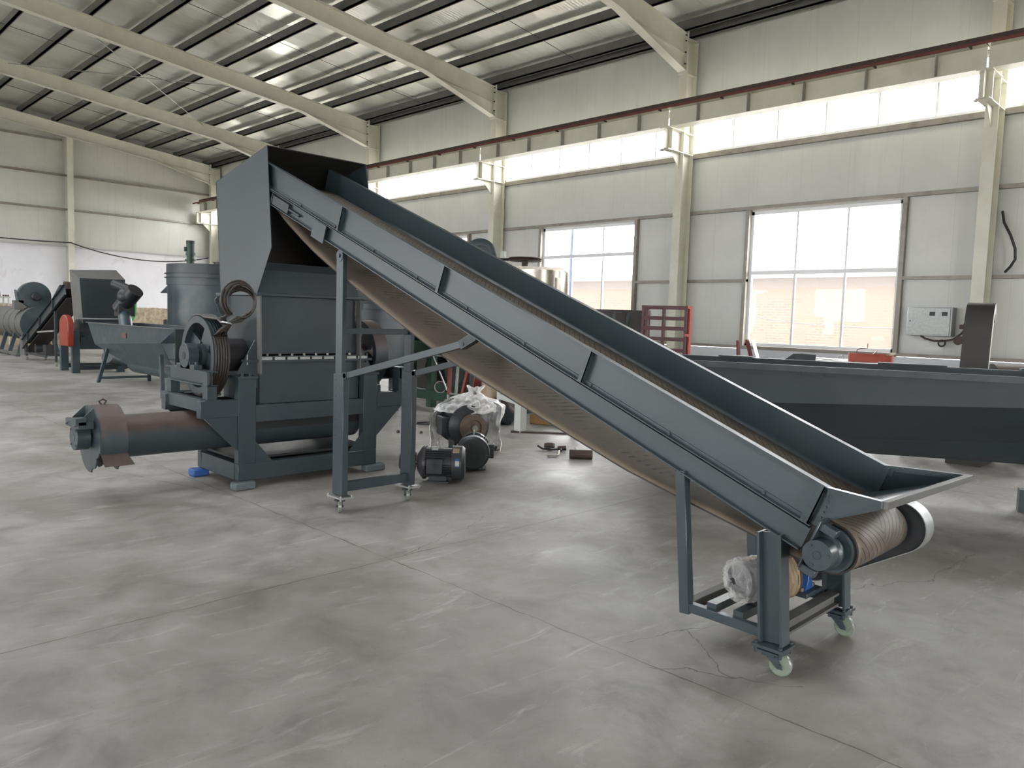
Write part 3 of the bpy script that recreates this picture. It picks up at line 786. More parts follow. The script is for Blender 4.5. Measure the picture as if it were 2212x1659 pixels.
# drive guard on the far side
m = MB(); gx0, gx1 = 3.945, 4.055; g0 = Vector((0, 1.25, .60)); g1 = Vector((0, 1.66, .34)); rg = .125; d = (g1 - g0).normalized(); a0 = math.atan2(d.z, d.y)
out = []
for k in range(17):
    a = a0 + PI / 2 + PI * k / 16; out.append((gx0, g0.y + rg * math.cos(a), g0.z + rg * math.sin(a)))
for k in range(17):
    a = a0 - PI / 2 + PI * k / 16; out.append((gx0, g1.y + rg * .9 * math.cos(a), g1.z + rg * .9 * math.sin(a)))
n = len(out)
m.add(out + [(gx1, p[1], p[2]) for p in out], [(i, (i + 1) % n, n + (i + 1) % n, n + i) for i in range(n)]); gb = m.build('drive_guard', M['zinc_plate'], cv, solid=.004)
m = MB(); m.prism([(gx0 + .012, p[1], p[2]) for p in out], (.004, 0, 0)); sub('guard_web', m, M['black'], gb)
# lower support frame, leaning slightly
ff = thing
def leg_i(x): 
    m = MB(); m.ibeam((x, 1.548, .635), (x, 1.512, .135), .115, .075, up=(0, 1, .02)); m.build('front_leg', M['paint'], cv)
    m = MB(); m.box((x - .065, 1.44, .118), (x + .065, 1.585, .132)); m.box((x - .055, 1.45, .100), (x + .055, 1.575, .108))
    for a in (-.05, .05):
        for b in (1.455, 1.57): m.cyl((x + a, b, .09), (x + a, b, .142), .008, 6)
    m.build('caster_plate', M['paint'], cv)
for x in (3.235, 3.925):
    leg_i(x)
    m = MB(); m.bar((x, 2.03, .84), (x, 1.965, .14), .05, .055, up=(0, 1, 0)); m.build('rear_leg', M['paint'], cv, bevel=.003)
    m = MB(); m.bar((x, 1.95, .175), (x, 1.57, .17), .04, .045); m.build('lower_rail', M['paint'], cv, bevel=.003)
m = MB(); m.bar((3.25, 1.965, .175), (3.91, 1.965, .175), .05, .05); m.build('cross_rail', M['dusty'], cv, bevel=.003)
m = MB(); m.ibeam((3.27, 1.515, .185), (3.89, 1.515, .185), .068, .055); m.build('cross_beam', M['dusty'], cv)
for y in (1.70, 1.84):
    m = MB(); m.bar((3.25, y, .20), (3.91, y, .20), .05, .04); m.build('motor_rail', M['paint'], cv)
def caster(x, y, yaw, r=.05, fixed=False, trail=.045):
    w = MB(); d = Vector((math.cos(yaw), math.sin(yaw), 0)); sdir = Vector((-d.y, d.x, 0)); c = Vector((x, y, 0)) + d * trail; c.z = r
    w.ring(c - sdir * .014, sdir, [(0, 0), (0, r - .006), (.004, r), (.024, r), (.028, r - .006), (.028, 0)], 32)
    fk = MB()
    for q in (-1, 1):
        o = sdir * q * .021
        fk.prism([c + o + Vector((0, 0, -.014)) - d * .012, c + o + Vector((0, 0, -.014)) + d * .012, Vector((x, y, .098)) + o + d * .03, Vector((x, y, .098)) + o - d * .03], sdir * q * .003)
    fk.box((x - .03, y - .03, .086), (x + .03, y + .03, .100)); fk.cyl(c - sdir * .03, c + sdir * .03, .008, 8)
    f = fk.build('caster_fork', M['paint'], cv); sub('wheel', w, M['nylon'], f)
caster(3.215, 1.512, -PI / 2 + .25); caster(3.905, 1.502, -PI / 2 + .1)
# upper telescopic support
for x in (3.27, 3.93):
    m = MB(); m.box((x - .02, 5.10, 1.0), (x + .015, 5.19, 2.0)); m.cyl((x - .024, 5.145, 1.995), (x + .018, 5.145, 1.995), .045, 20); m.cyl((x - .034, 5.145, 1.995), (x + .026, 5.145, 1.995), .014, 10); m.build('inner_post', M['paint'], cv)
    m = MB(); m.box((x - .028, 5.06, .14), (x + .022, 5.205, 1.09)); po = m.build('sleeve_post', M['paint'], cv, bevel=.003)
    m = MB()
    for k in range(8): m.cyl((x - .0285, 5.165, 1.04 - k * .062), (x - .0275, 5.165, 1.04 - k * .062), .007, 8)
    sub('pin_hole', m, M['black'], po)
    m = MB(); m.bar((x - .005, 5.03, 1.085), (x - .005, 3.70, 1.385), .035, .045); m.cyl((x - .03, 5.05, 1.08), (x + .03, 5.05, 1.08), .02, 12); m.box((x - .03, 5.03, 1.055), (x + .03, 5.08, 1.105)); m.build('brace_strut', M['paint'], cv)
    m = MB(); m.bar((x - .005, 3.72, 1.375), (x - .005, 3.58, 1.44), .05, .06); m.cyl((x - .035, 3.69, 1.385), (x + .03, 3.69, 1.385), .014, 10); m.build('strut_bracket', M['paint_dark'], cv)
    m = MB(); m.box((x - .06, 5.03, .118), (x + .06, 5.235, .132))
    for a in (-.05, .05):
        for b in (5.045, 5.22): m.cyl((x + a, b, .105), (x + a, b, .145), .008, 6)
    m.build('caster_plate', M['zinc_plate'], cv)
    caster(x - .005, 5.13, -PI / 2 - .5, trail=.015)
m = MB(); m.bar((3.29, 5.12, .20), (3.91, 5.12, .20), .05, .075); m.build('lower_crossbar', M['paint'], cv, bevel=.003)
m = MB(); m.bar((3.28, 5.14, 1.42), (3.92, 5.14, 1.42), .04, .045); m.build('upper_crossbar', M['paint'], cv, bevel=.003)

# ---------------------------------------------------------------- crusher with charging hood
cr = thing('crusher', 'big blue-grey double-shaft crusher under the tall charging hood, drive belts looped on its pulley', 'crusher', (3.72, 6.74, 0))
X0, X1, Y0, Y1 = 3.0, 4.44, 6.32, 7.17
m = MB()
for (a, b) in (((X0, Y0, .07), (X1, Y0 + .08, .22)), ((X0, Y1 - .08, .07), (X1, Y1, .22)), ((X0, Y0 + .08, .07), (X0 + .08, Y1 - .08, .22)), ((X1 - .08, Y0 + .08, .07), (X1, Y1 - .08, .22))): m.box(a, b)
m.build('base_frame', M['paint'], cr, bevel=.004)
for x in (X0, X1 - .16):
    for y in (Y0, Y1 - .08):
        m = MB(); m.box((x, y, .22), (x + .16, y + .08, .965)); m.build('post', M['paint'], cr, bevel=.003)
        m = MB(); m.box((x - .01, y - .01, .965), (x + .175, y + .2 if y == Y0 else y + .09, .985)); m.cyl((x + .05, y + .03, .985), (x + .05, y + .03, 1.01), .014, 6); m.cyl((x + .12, y + .03, .985), (x + .12, y + .03, 1.01), .014, 6); m.build('post_cap', M['paint'], cr)
for y in (Y0 + .005, Y1 - .06):
    m = MB(); m.box((X0 + .16, y, .58), (X1 - .16, y + .05, .73)); m.build('middle_rail', M['paint'], cr, bevel=.003)
yv = (0, .012, 0)
for y in (Y0 + .002, Y1 - .02):
    for tri in ([(X0 + .16, y, .22), (X0 + .32, y, .22), (X0 + .16, y, .41)], [(X1 - .16, y, .22), (X1 - .32, y, .22), (X1 - .16, y, .41)]):
        m = MB(); m.prism(tri, yv); m.build('corner_gusset', M['paint'], cr)
m = MB()
m.box((3.225, 6.385, .73), (4.26, 7.11, 1.115)); m.build('lower_body', M['paint'], cr, bevel=.004)
m = MB(); m.box((3.215, 6.33, 1.105), (4.285, 7.16, 1.125)); m.box((3.215, 6.34, 1.150), (4.27, 7.15, 1.160)); m.build('bolted_flange', M['paint'], cr)
for k in range(9):
    x = 3.24 + k * .125; m = MB(); m.box((x - .02, 6.335, 1.125), (x + .082, 6.40, 1.150)); m.build('flange_spacer', M['galv'], cr)
m = MB()
for k in range(9):
    x = 3.285 + k * .122; m.cyl((x, 6.36, 1.160), (x, 6.36, 1.178), .012, 6)
m.build('flange_bolt', M['steel'], cr)
m = MB(); m.prism([(3.235, 6.385, 1.172), (3.235, 7.11, 1.172), (3.20, 7.13, 1.69), (3.20, 6.375, 1.69)], (1.0, 0, 0))
m.build('upper_body', M['paint'], cr, bevel=.004)
for x in (3.195, 4.225):
    m = MB(); m.prism([(x, 6.32, 1.69), (x + .014, 6.32, 1.69), (x + .026, 6.33, 1.13), (x + .026, 6.33, 1.0), (x + .015, 6.33, 1.0), (x + .01, 6.33, 1.13)], (0, .065, 0))
    m.build('edge_bar', M['dusty'], cr)
m = MB(); m.bar((3.17, 6.345, 1.70), (4.33, 6.345, 1.705), .05, .025); m.bar((3.17, 7.13, 1.70), (4.33, 7.13, 1.70), .05, .025); m.bar((3.18, 6.35, 1.70), (3.18, 7.13, 1.70), .04, .025); m.bar((4.3, 6.35, 1.70), (4.3, 7.13, 1.70), .04, .025); m.build('top_rim', M['paint'], cr, bevel=.003)
def lug(x0, s, y, z):
    m = MB(); pts = [(x0, y, z - .16), (x0 + s * .05, y, z - .11)]
    for k in range(9):
        a = -PI / 3 + (PI * 5 / 6) * k / 8; pts.append((x0 + s * (.05 + .045 * math.cos(a)), y, z + .045 * math.sin(a)))
    pts.append((x0, y, z + .045)); m.prism(pts, (0, .015, 0)); o = m.build('lifting_lug', M['paint'], cr)
    m = MB(); m.cyl((x0 + s * .055, y - .001, z), (x0 + s * .055, y + .016, z), .018, 14); sub('lug_hole', m, M['black'], o)
lug(4.262, 1, 6.46, 1.635); lug(3.2, -1, 7.02, 1.635)
lug(4.262, 1, 6.42, 1.02); lug(3.23, -1, 6.42, 1.02)
# neck under the hood
m = MB(); m.prism([(3.21, 6.37, 1.712), (4.24, 6.37, 1.712), (4.20, 6.42, 1.92), (3.24, 6.42, 1.92)], (0, .006, 0)); m.prism([(4.235, 6.37, 1.712), (4.235, 7.12, 1.712), (4.20, 7.10, 1.92), (4.20, 6.42, 1.92)], (.006, 0, 0)); m.build('neck_plate', M['paint'], cr)
m = MB(); m.prism([(3.24, 6.43, 1.92), (4.20, 6.43, 1.92), (4.18, 6.46, 1.99), (3.24, 6.46, 1.99)], (0, .008, 0)); m.build('neck_lip', M['paint_dark'], cr)
# hood: left and right cheeks, sloping top, back
HL, HR = 3.195, 4.185
side = [(6.205, 2.95), (6.12, 2.10), (6.37, 1.715), (7.11, 1.715), (7.20, 2.745)]
m = MB(); m.prism([(HL, a, b) for a, b in side], (.006, 0, 0)); m.build('hood_cheek', M['paint_gloss'], cr)
m = MB(); m.prism([(HR, a, b) for a, b in [(6.205, 2.95), (6.12, 2.55), (6.4, 1.95), (7.11, 1.715), (7.20, 2.745)]], (.006, 0, 0)); m.build('hood_cheek', M['paint_gloss'], cr)
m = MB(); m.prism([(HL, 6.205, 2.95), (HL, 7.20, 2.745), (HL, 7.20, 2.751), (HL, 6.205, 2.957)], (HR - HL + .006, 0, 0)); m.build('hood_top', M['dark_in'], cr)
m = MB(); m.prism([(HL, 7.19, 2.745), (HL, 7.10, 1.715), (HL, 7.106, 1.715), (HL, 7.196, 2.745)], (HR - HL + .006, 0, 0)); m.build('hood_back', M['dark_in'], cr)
# discharge screw tube
SY, SZ = 6.745, .485
m = MB(); m.ring((2.13, SY, SZ), (1, 0, 0), [(0, .15), (0, .178), (2.28, .178), (2.28, .0)], 40); tb = m.build('screw_tube', M['rusty'], cr)
m = MB(); m.box((3.05, 6.42, .235), (4.40, 7.08, .255)); m.box((3.05, 6.53, .48), (4.4, 6.545, .58)); m.box((3.05, 6.95, .48), (4.4, 6.965, .58)); m.build('screw_trough', M['black'], cr)  # coloured black to stand in for the shadow under the crusher
def disc_outline(x, r, lobe):
    pts = []
    for k in range(41):
        a = -.30 + (PI * 1.5 + .42) * k / 40; pts.append((x, SY - r * math.cos(a), SZ + r * math.sin(a)))
    for k in range(1, 24):
        a = PI * 1.5 + .12 + (PI * .5 - .42) * k / 24; rr = r * (.80 + .14 * abs(math.sin(k / 24 * PI * 1.5)) if k > 2 else .93); pts.append((x, SY - rr * math.cos(a), SZ + rr * math.sin(a)))
    return pts
m = MB(); m.prism(disc_outline(1.945, .275, True), (.01, 0, 0)); m.build('end_plate', M['paint'], cr)
m = MB(); m.prism([(2.145, a[1], a[2]) for a in disc_outline(0, .272, True)], (.008, 0, 0)); m.build('end_plate', M['rusty'], cr)
m = MB(); m.ring((1.95, SY, SZ), (1, 0, 0), [(0, .272), (.2, .272), (.2, .266), (0, .266)], 36, a0=-PI * .62, a1=PI * .62, ref=(0, 0, 1), close=True)
m.prism([(1.955, SY - .255, SZ - .10), (2.15, SY - .255, SZ - .10), (2.19, SY - .31, SZ - .19), (1.965, SY - .31, SZ - .19)], (0, .006, 0)); m.build('discharge_housing', M['rusty'], cr)
m = MB()
prev = None
for k in range(60):
    a = k * .42; x = 1.97 + k * .0033; cur = [(x, SY + .03 * math.cos(a), SZ + .03 * math.sin(a)), (x, SY + .24 * math.cos(a), SZ - .02 + .22 * math.sin(a))]
    if prev: m.add([prev[0], prev[1], cur[1], cur[0]], [(0, 1, 2, 3)])
    prev = cur
m.cyl((1.94, SY, SZ), (2.3, SY, SZ), .05, 16); m.build('screw_flight', M['dark_in'], cr)
m = MB(); m.cyl((1.83, SY, SZ + .02), (1.93, SY, SZ + .02), .105, 28)
for k in range(4):
    a = PI / 4 + k * PI / 2; m.cyl((1.824, SY + .085 * math.cos(a), SZ + .02 + .085 * math.sin(a)), (1.832, SY + .085 * math.cos(a), SZ + .02 + .085 * math.sin(a)), .009, 6)
m.cyl((1.827, SY, SZ + .02), (1.832, SY, SZ + .02), .032, 16); m.build('bearing_housing', M['paint'], cr, bevel=.003)
m = MB(); m.box((1.82, SY - .17, SZ + .10), (1.93, SY + .17, SZ + .16)); m.box((1.80, SY - .17, SZ + .13), (1.88, SY - .07, SZ + .19)); m.build('bearing_bar', M['paint'], cr, bevel=.003)
for y in (SY - .12, SY + .10):
    m = MB(); m.prism([(1.945, y, SZ + .10), (1.80, y, SZ + .12), (1.945, y, SZ + .26)], (0, .008, 0)); m.build('bearing_gusset', M['paint'], cr)
m = MB(); m.tube([(2.04, SY, SZ + .27), (2.02, SY, SZ + .30), (2.05, SY, SZ + .315), (2.075, SY, SZ + .30), (2.06, SY, SZ + .27)], .008, 8); m.build('lifting_eye', M['brown'], cr)
# drive side (left): bracket, stand, bearing, grooved pulley
for y in (Y0, Y1 - .09):
    m = MB(); m.prism([(3.0, y + .01, .345), (2.955, y + .01, .375), (2.70, y + .01, .64), (3.0, y + .01, .64)], (0, .012, 0)); m.box((2.672, y, .64), (3.0, y + .09, .785)); m.build('side_bracket', M['paint'], cr, bevel=.003)
    m = MB(); m.prism([(4.44, y + .01, .345), (4.755, y + .01, .64), (4.44, y + .01, .64)], (0, .012, 0)); m.box((4.44, y, .64), (4.755, y + .09, .785)); m.build('side_bracket', M['paint'], cr, bevel=.003)
m = MB(); m.channel((2.70, Y0 + .05, .745), (2.70, 7.24, .745), .11, .05, side=(1, 0, 0)); m.build('motor_base', M['paint'], cr)
def stand(xc, y0, y1, zt):
    m = MB(); m.ibeam((xc, y0, zt - .062), (xc, y1, zt - .062), .125, .10, tf=.010)
    for y in (y0 + .05, y1 - .05): m.box((xc - .04, y - .05, .785), (xc + .04, y + .05, zt - .12)); m.box((xc - .07, y - .07, .785), (xc + .07, y + .07, .795))
    m.box((xc - .045, y0 - .01, .80), (xc - .038, y0 + .09, zt))
    m.build('bearing_stand', M['paint'], cr)
stand(2.77, 6.32, 7.20, 1.035); stand(4.74, 6.32, 7.20, 1.03)
PY, PZ = 6.745, 1.15
def bearing(x0, x1, r):
    m = MB(); m.cyl((x0, PY, PZ), (x1, PY, PZ), r, 28); m.box((x0 + .01, PY - .19, 1.035), (x1 - .01, PY + .19, 1.075)); m.box((x0 + .01, PY - .10, 1.035), (x1 - .01, PY + .10, PZ))
    for q in (-.155, .155): m.cyl(((x0 + x1) / 2, PY + q, 1.075), ((x0 + x1) / 2, PY + q, 1.10), .016, 6)
    for k in range(3):
        a = PI / 2 + k * 2.094; m.cyl((x0 - .004, PY + r * .8 * math.cos(a), PZ + r * .8 * math.sin(a)), (x0, PY + r * .8 * math.cos(a), PZ + r * .8 * math.sin(a)), .007, 6)
    o = m.build('bearing_block', M['paint'], cr, bevel=.003)
    m = MB(); m.cyl((x0 - .003, PY, PZ), (x0 + .001, PY, PZ), r * .32, 18); sub('shaft_end', m, M['black'], o)
bearing(2.705, 2.795, .108); bearing(4.70, 4.78, .10)
m = MB(); m.box((4.62, 7.20, .80), (4.92, 7.22, 1.32)); sp = m.build('slotted_plate', M['paint'], cr)
m = MB(); m.box((4.74, 7.196, .88), (4.765, 7.20, 1.24)); sub('slot', m, M['black'], sp)
m = MB(); m.box((4.44, 7.08, .50), (5.02, 7.34, .78)); m.build('motor_base', M['paint_dark'], cr, bevel=.004)
def wheel(x0, x1, R, name, mat, grooves=0, ns=4):
    prof = [(0, R - .055), (0, R), ]
    w = x1 - x0
    if grooves:
        prof = [(0, R - .06), (0, R)]
        for g in range(grooves):
            a = .012 + (w - .024) * g / grooves; b = .012 + (w - .024) * (g + 1) / grooves; prof += [(a, R), ((a + b) / 2, R - .018), (b, R)]
        prof += [(w, R), (w, R - .06)]
    else: prof = [(0, R - .055), (0, R - .003), (.003, R), (w - .003, R), (w, R - .003), (w, R - .055)]
    m = MB(); m.ring((x0, PY, PZ), (1, 0, 0), prof, 64, close=True)
    m.ring((x0 + w * .35, PY, PZ), (1, 0, 0), [(0, R - .055), (.0, R - .06), (.02, R - .06), (.02, R - .055)], 64, close=True)
    m.cyl((x0 + w * .05, PY, PZ), (x1 - w * .05, PY, PZ), R * .30, 28)
    for k in range(ns):
        a = .5 + k * 2 * PI / ns; d = Vector((0, math.cos(a), math.sin(a))); t_ = Vector((0, -math.sin(a), math.cos(a))); c = Vector((x0 + w * .35, PY, PZ))
        pts = [c + d * R * .27 + t_ * .085, c + d * R * .27 - t_ * .085, c + d * (R - .052) - t_ * .075, c + d * (R - .052) + t_ * .075]
        m.prism(pts, (w * .25, 0, 0))
    return m.build(name, mat, cr)
wheel(2.82, 2.965, .345, 'belt_pulley', M['paint'], 5); fw = wheel(4.475, 4.63, .345, 'flywheel', M['rusty'])
m = MB(); m.cyl((2.965, PY, PZ), (3.235, PY, PZ), .15, 28); m.cyl((4.25, PY, PZ), (4.475, PY, PZ), .12, 28); m.cyl((2.72, PY, PZ), (4.76, PY, PZ), .045, 16); m.build('rotor_hub', M['black'], cr)
m = MB()
m.prism([(3.215, 6.40, 1.0), (3.02, 6.40, 1.0), (3.19, 6.40, 1.30)], (0, .012, 0)); m.box((3.08, 6.36, 1.105), (3.22, 6.44, 1.125)); m.cyl((3.12, 6.40, 1.08), (3.12, 6.40, 1.17), .014, 8); m.build('body_bracket', M['paint'], cr)
m = MB(); m.prism([(4.27, 6.40, 1.0), (4.44, 6.40, 1.0), (4.28, 6.40, 1.26)], (0, .012, 0)); m.box((4.27, 6.36, 1.105), (4.40, 6.44, 1.125)); m.cyl((4.36, 6.40, 1.08), (4.36, 6.40, 1.17), .014, 8)
m.build('body_bracket', M['paint'], cr)
# drive belts: round the pulley, gathered, looped over the body corner
TP = Vector((2.885, 6.335, 1.43))
for i in range(6):
    x = 2.836 + i * .0225; R = .355
    pts = [Vector((x, PY - R * math.cos(a), PZ + R * math.sin(a))) for a in [math.radians(30 - 320 * k / 44) for k in range(45)]]
    rx, rz_ = .150 - .012 * (i % 3), .165 - .012 * i
    lp = []
    for k in range(21):
        a = math.radians(232 - 300 * k / 20)
        lp.append(Vector((2.985 + .012 * (i % 3) + rx * math.cos(a), 6.295 - .010 * (i % 3) + .004 * i, 1.640 - .004 * i + rz_ * math.sin(a))))
    path = pts + [Vector((x * .5 + TP.x * .5, 6.42, 1.475)), TP + Vector((.008 * (i - 3), 0, .01)), TP + Vector((-.02 + .006 * (i - 3), -.02, .06))] + lp + [TP + Vector((.10 + .008 * i, -.02, .075 - .008 * i)), TP + Vector((.03 + .006 * i, 0, .015)), Vector((x * .6 + TP.x * .4, 6.385, 1.375))]
    m = MB(); m.tube(path, .0105, 6, closed=True); lab = 'brown rubber drive belt wound round the crusher pulley and looped above it'
    tag(m.build('drive_belt', M['rubber'], smooth=60), lab, 'belt', 'drive belts on the crusher pulley')
m = MB(); m.ring(TP + Vector((.01, 0, .01)), (.2, 0, 1), [(0, .045), (0, .05), (.012, .05), (.012, .045)], 14, close=True); tag(m.build('tie_wire', M['galv']), 'thin wire tying the bundle of drive belts together', 'wire')
# blocks under the frame
def block(lab, mat, a, b, nm='support_block'):
    m = MB(); m.box(a, b); tag(m.build(nm, mat, bevel=.012), lab, 'block')
block('rounded grey block under the near left corner of the crusher frame', M['stone'], (2.94, 6.25, 0), (3.13, 6.36, .069))
block('grey wooden block under the near right corner of the crusher frame', M['stone'], (4.30, 6.28, 0), (4.53, 6.38, .069))
block('bright blue block under the rear left corner of the crusher frame', M['blue'], (2.90, 7.02, 0), (3.05, 7.15, .069))
# ---------------------------------------------------------------- electric motors on the floor
def motor(name, label, loc, rz, L, R, pulley=.6, box_side=1, plate=True, eye=True, mat='motor', sheave=True, feet=True, mark=False):
    """axis along local x, fan cowl at -x, shaft at +x; loc = centre of the axis above the floor point"""
    h = loc[2]; t = thing(name, label, 'motor', (loc[0], loc[1], 0), rz, local=True); Mm = M[mat]
    m = MB(); m.ring((-L * .26, 0, h), (1, 0, 0), [(0, 0), (0, R * .84), (L * .5, R * .84), (L * .5, 0)], 40)
    for k in range(40):
        a = 2 * PI * k / 40
        if math.sin(a) > .82 or math.sin(a) < -.75: continue
        d = Vector((0, math.cos(a), math.sin(a))); m.bar(Vector((-L * .25, 0, h)) + d * R * .88, Vector((L * .23, 0, h)) + d * R * .88, .004, R * .16, up=d)
    m.build('finned_body', Mm, t)
    m = MB(); m.ring((-L * .5, 0, h), (1, 0, 0), [(.0, R * .80), (.0, R * .86), (L * .05, R * .99), (L * .24, R), (L * .24, R * .9)], 48); cw = m.build('fan_cowl', Mm, t)
    m = MB(); c = Vector((-L * .497, 0, h))
    for k in range(-9, 10):
        w = math.sqrt(max(0, 1 - (k / 9.6) ** 2)) * R * .80; o = k * R * .80 / 9.6
        m.bar(c + Vector((0, -w, o)), c + Vector((0, w, o)), .0025, .004); m.bar(c + Vector((.003, o, -w)), c + Vector((.003, o, w)), .0025, .004)
    for rr in (.2, .5, .8): m.ring(c, (1, 0, 0), [(0, R * rr - .004), (-.002, R * rr), (0, R * rr + .004)], 36, close=True)
    m.build('grille', Mm, cw)
    m = MB(); m.cyl((-L * .47, 0, h), (-L * .46, 0, h), R * .8, 32); m.build('fan', M['black'], cw)
    m = MB(); m.ring((L * .235, 0, h), (1, 0, 0), [(0, 0), (0, R * .95), (L * .05, R * .97), (L * .10, R * .8), (L * .17, R * .45), (L * .17, 0)], 40); m.build('end_bell', Mm, t)
    m = MB(); m.cyl((L * .38, 0, h), (L * .60, 0, h), R * .14, 16); m.build('shaft', M['steel'], t)
    if sheave:
        r = R * pulley; m = MB(); m.ring((L * .44, 0, h), (1, 0, 0), [(0, r * .3), (0, r), (.012, r), (.02, r * .88), (.028, r), (.04, r), (.048, r * .88), (.056, r), (.068, r), (.068, r * .6), (.05, r * .55), (.05, r * .25), (.075, r * .25), (.075, 0)], 40); m.build('pulley', M['bronze'], t)
    if feet:
        for s in (-1, 1):
            m = MB(); m.box((-L * .2, s * R * .55 - R * .22, 0), (L * .2, s * R * .55 + R * .22, R * .10)); m.prism([(-L * .16, s * R * .45, R * .1), (L * .16, s * R * .45, R * .1), (L * .16, s * R * .45, h - R * .65), (-L * .16, s * R * .45, h - R * .65)], (0, s * R * .12, 0)); m.build('foot', Mm, t)
    m = MB(); b = box_side; m.box((-L * .10, min(b * R * .72, b * R * 1.22), h - R * .45), (L * .20, max(b * R * .72, b * R * 1.22), h + R * .38)); tb = m.build('terminal_box', Mm, t, bevel=.006)
    if mark:
        m = MB(); y = b * (R * 1.22 + .001); x = L * .05
        for p, q in (((x - .03, .0), (x + .03, .005)), ((x, -.045), (x - .004, .045)), ((x - .004, .045), (x - .02, .01)), ((x - .01, .03), (x + .022, -.005))): m.bar((p[0], y, h + p[1]), (q[0], y, h + q[1]), .002, .005, up=(0, 1, 0))
        m.build('chalk_mark', M['black'], tb)
    if eye:
        m = MB(); m.tube([(.0 + .016 * math.cos(a), 0, h + R * .84 + .045 + .016 * math.sin(a)) for a in [2 * PI * k / 14 for k in range(14)]], .006, 8, closed=True); m.cyl((0, 0, h + R * .80), (0, 0, h + R * .84 + .03), .009, 8); m.build('eye_bolt', M['galv'], t)
    if plate:
        m = MB(); s = b; a = 1.05; d = Vector((0, s * math.cos(a), math.sin(a))); u = Vector((0, -s * math.sin(a), math.cos(a)))
        p = Vector((L * .06, 0, h)) + d * R * 1.0; m.bar(p - Vector((.03, 0, 0)), p + Vector((.03, 0, 0)), .04, .004, up=d); m.build('name_plate', M['galv'], t)
    return t
m1 = motor('electric_motor', 'charcoal electric motor lying sideways with chalk mark and blue-white sticker, nearest the far caster', (4.63, 5.57, .175), math.radians(135), .50, .165, .55, 1, mark=True)
m = MB(); m.ring((.335, 0, .175), (1, 0, 0), [(0, 0), (0, .068), (.012, .068), (.02, .058), (.028, .068), (.036, .068), (.036, 0)], 32); m.build('pulley', M['brown'], m1)
m = MB(); m.cyl((.25, 0, .175), (.335, 0, .175), .022, 16); m.build('shaft', M['steel'], m1)
m = MB(); R_ = .165; h_ = .175
def patch(m, x0, x1, a0, a1, r, h, s=1):
    n = 6; vs = []
    for k in range(n + 1):
        a = a0 + (a1 - a0) * k / n
        for x in (x0, x1): vs.append((x, s * r * math.cos(a), h + r * math.sin(a)))
    m.add(vs, [(2 * k, 2 * k + 1, 2 * k + 3, 2 * k + 2) for k in range(n)])
patch(m, -.205, -.165, -.05, .42, R_ + .002, h_); m.build('blue_sticker', M['blue'], m1)
m = MB(); patch(m, -.203, -.167, .0, .28, R_ + .0035, h_); m.build('white_sticker', M['white'], m1)
m = MB(); patch(m, -.20, -.14, .75, 1.15, R_ + .002, h_); m.build('orange_label', M['kraft'], m1)
motor('electric_motor', 'charcoal electric motor showing its round mesh fan cover, standing in the middle', (5.30, 5.82, .195), math.radians(45), .46, .172, .5, -1)
m3 = motor('electric_motor', 'largest charcoal motor with bronze pulley facing out, half under clear plastic film', (5.86, 6.62, .33), math.radians(-112), .66, .25, .60, -1, eye=False)
m = MB(); m.box((5.6, 6.45, .0), (6.3, 6.53, .05)); tag(m.build('timber_block', M['black']), 'dark timber bearer under the largest motor', 'timber')
def film(name, label, fn, nu, nv, parent=None, mat='film'):
    vs = [fn(u / nu, v / nv) for v in range(nv + 1) for u in range(nu + 1)]
    fs = [(v * (nu + 1) + u, v * (nu + 1) + u + 1, (v + 1) * (nu + 1) + u + 1, (v + 1) * (nu + 1) + u) for v in range(nv) for u in range(nu)]
    m = MB(); m.add(vs, fs); o = m.build(name, M[mat], parent, smooth=50)
    if label: tag(o, label, 'plastic film')
    return o
RT, FW = Vector((.708, -.706, 0)), Vector((.706, .708, 0))
def drape(u, v):
    # u round the back from left to right, v from the ground up to the gathered knot
    a = PI * (1.08 - 1.16 * u)
    c = Vector((5.90, 6.63, 0)); prof = [(0, .36), (.25, .37), (.5, .375), (.66, .34), (.78, .26), (.88, .13), (.93, .045), (1.0, .085)]
    zs = [(0, .02), (.25, .20), (.5, .40), (.66, .53), (.78, .60), (.88, .65), (.93, .685), (1.0, .76)]
    def it(t, x):
        for (a0, b0), (a1, b1) in zip(t, t[1:]):
            if x <= a1: return b0 + (b1 - b0) * (x - a0) / (a1 - a0)
        return t[-1][1]
    r = it(prof, v); z = it(zs, v)
    n = noise.noise(Vector((u * 6, v * 5, 1.3))) * .05 + noise.noise(Vector((u * 15, v * 11, 5))) * .012
    fold = .016 * math.sin(u * 26 + v * 5) * (1 - v * .4)
    rr = r + n + fold
    sh = Vector((0, 0, 0)) + RT * max(0, v - .5) * .22
    return c + sh + RT * rr * math.cos(a) * 1.12 + FW * rr * math.sin(a) * .9 + Vector((0, 0, z + n * .6))
film('plastic_film', 'crumpled clear plastic film gathered in a knot over the largest motor', drape, 70, 40)
def drape2(u, v):
    # front flap over the top of the motor
    a = PI * (1.08 + .84 * u); c = Vector((5.90, 6.63, 0)); r = .34 * (1 - v) ** .6 + .03; z = .50 + .17 * v - .03 * math.sin(u * PI) * (1 - v)
    n = noise.noise(Vector((u * 9, v * 5, 8))) * .04
    return c + RT * ((r + n) * math.cos(a) * 1.05 + .10 * v) + FW * (r + n) * math.sin(a) * .75 + Vector((0, 0, z + n))
film('plastic_flap', 'front flap of clear film lying across the top of the largest motor', drape2, 46, 18)

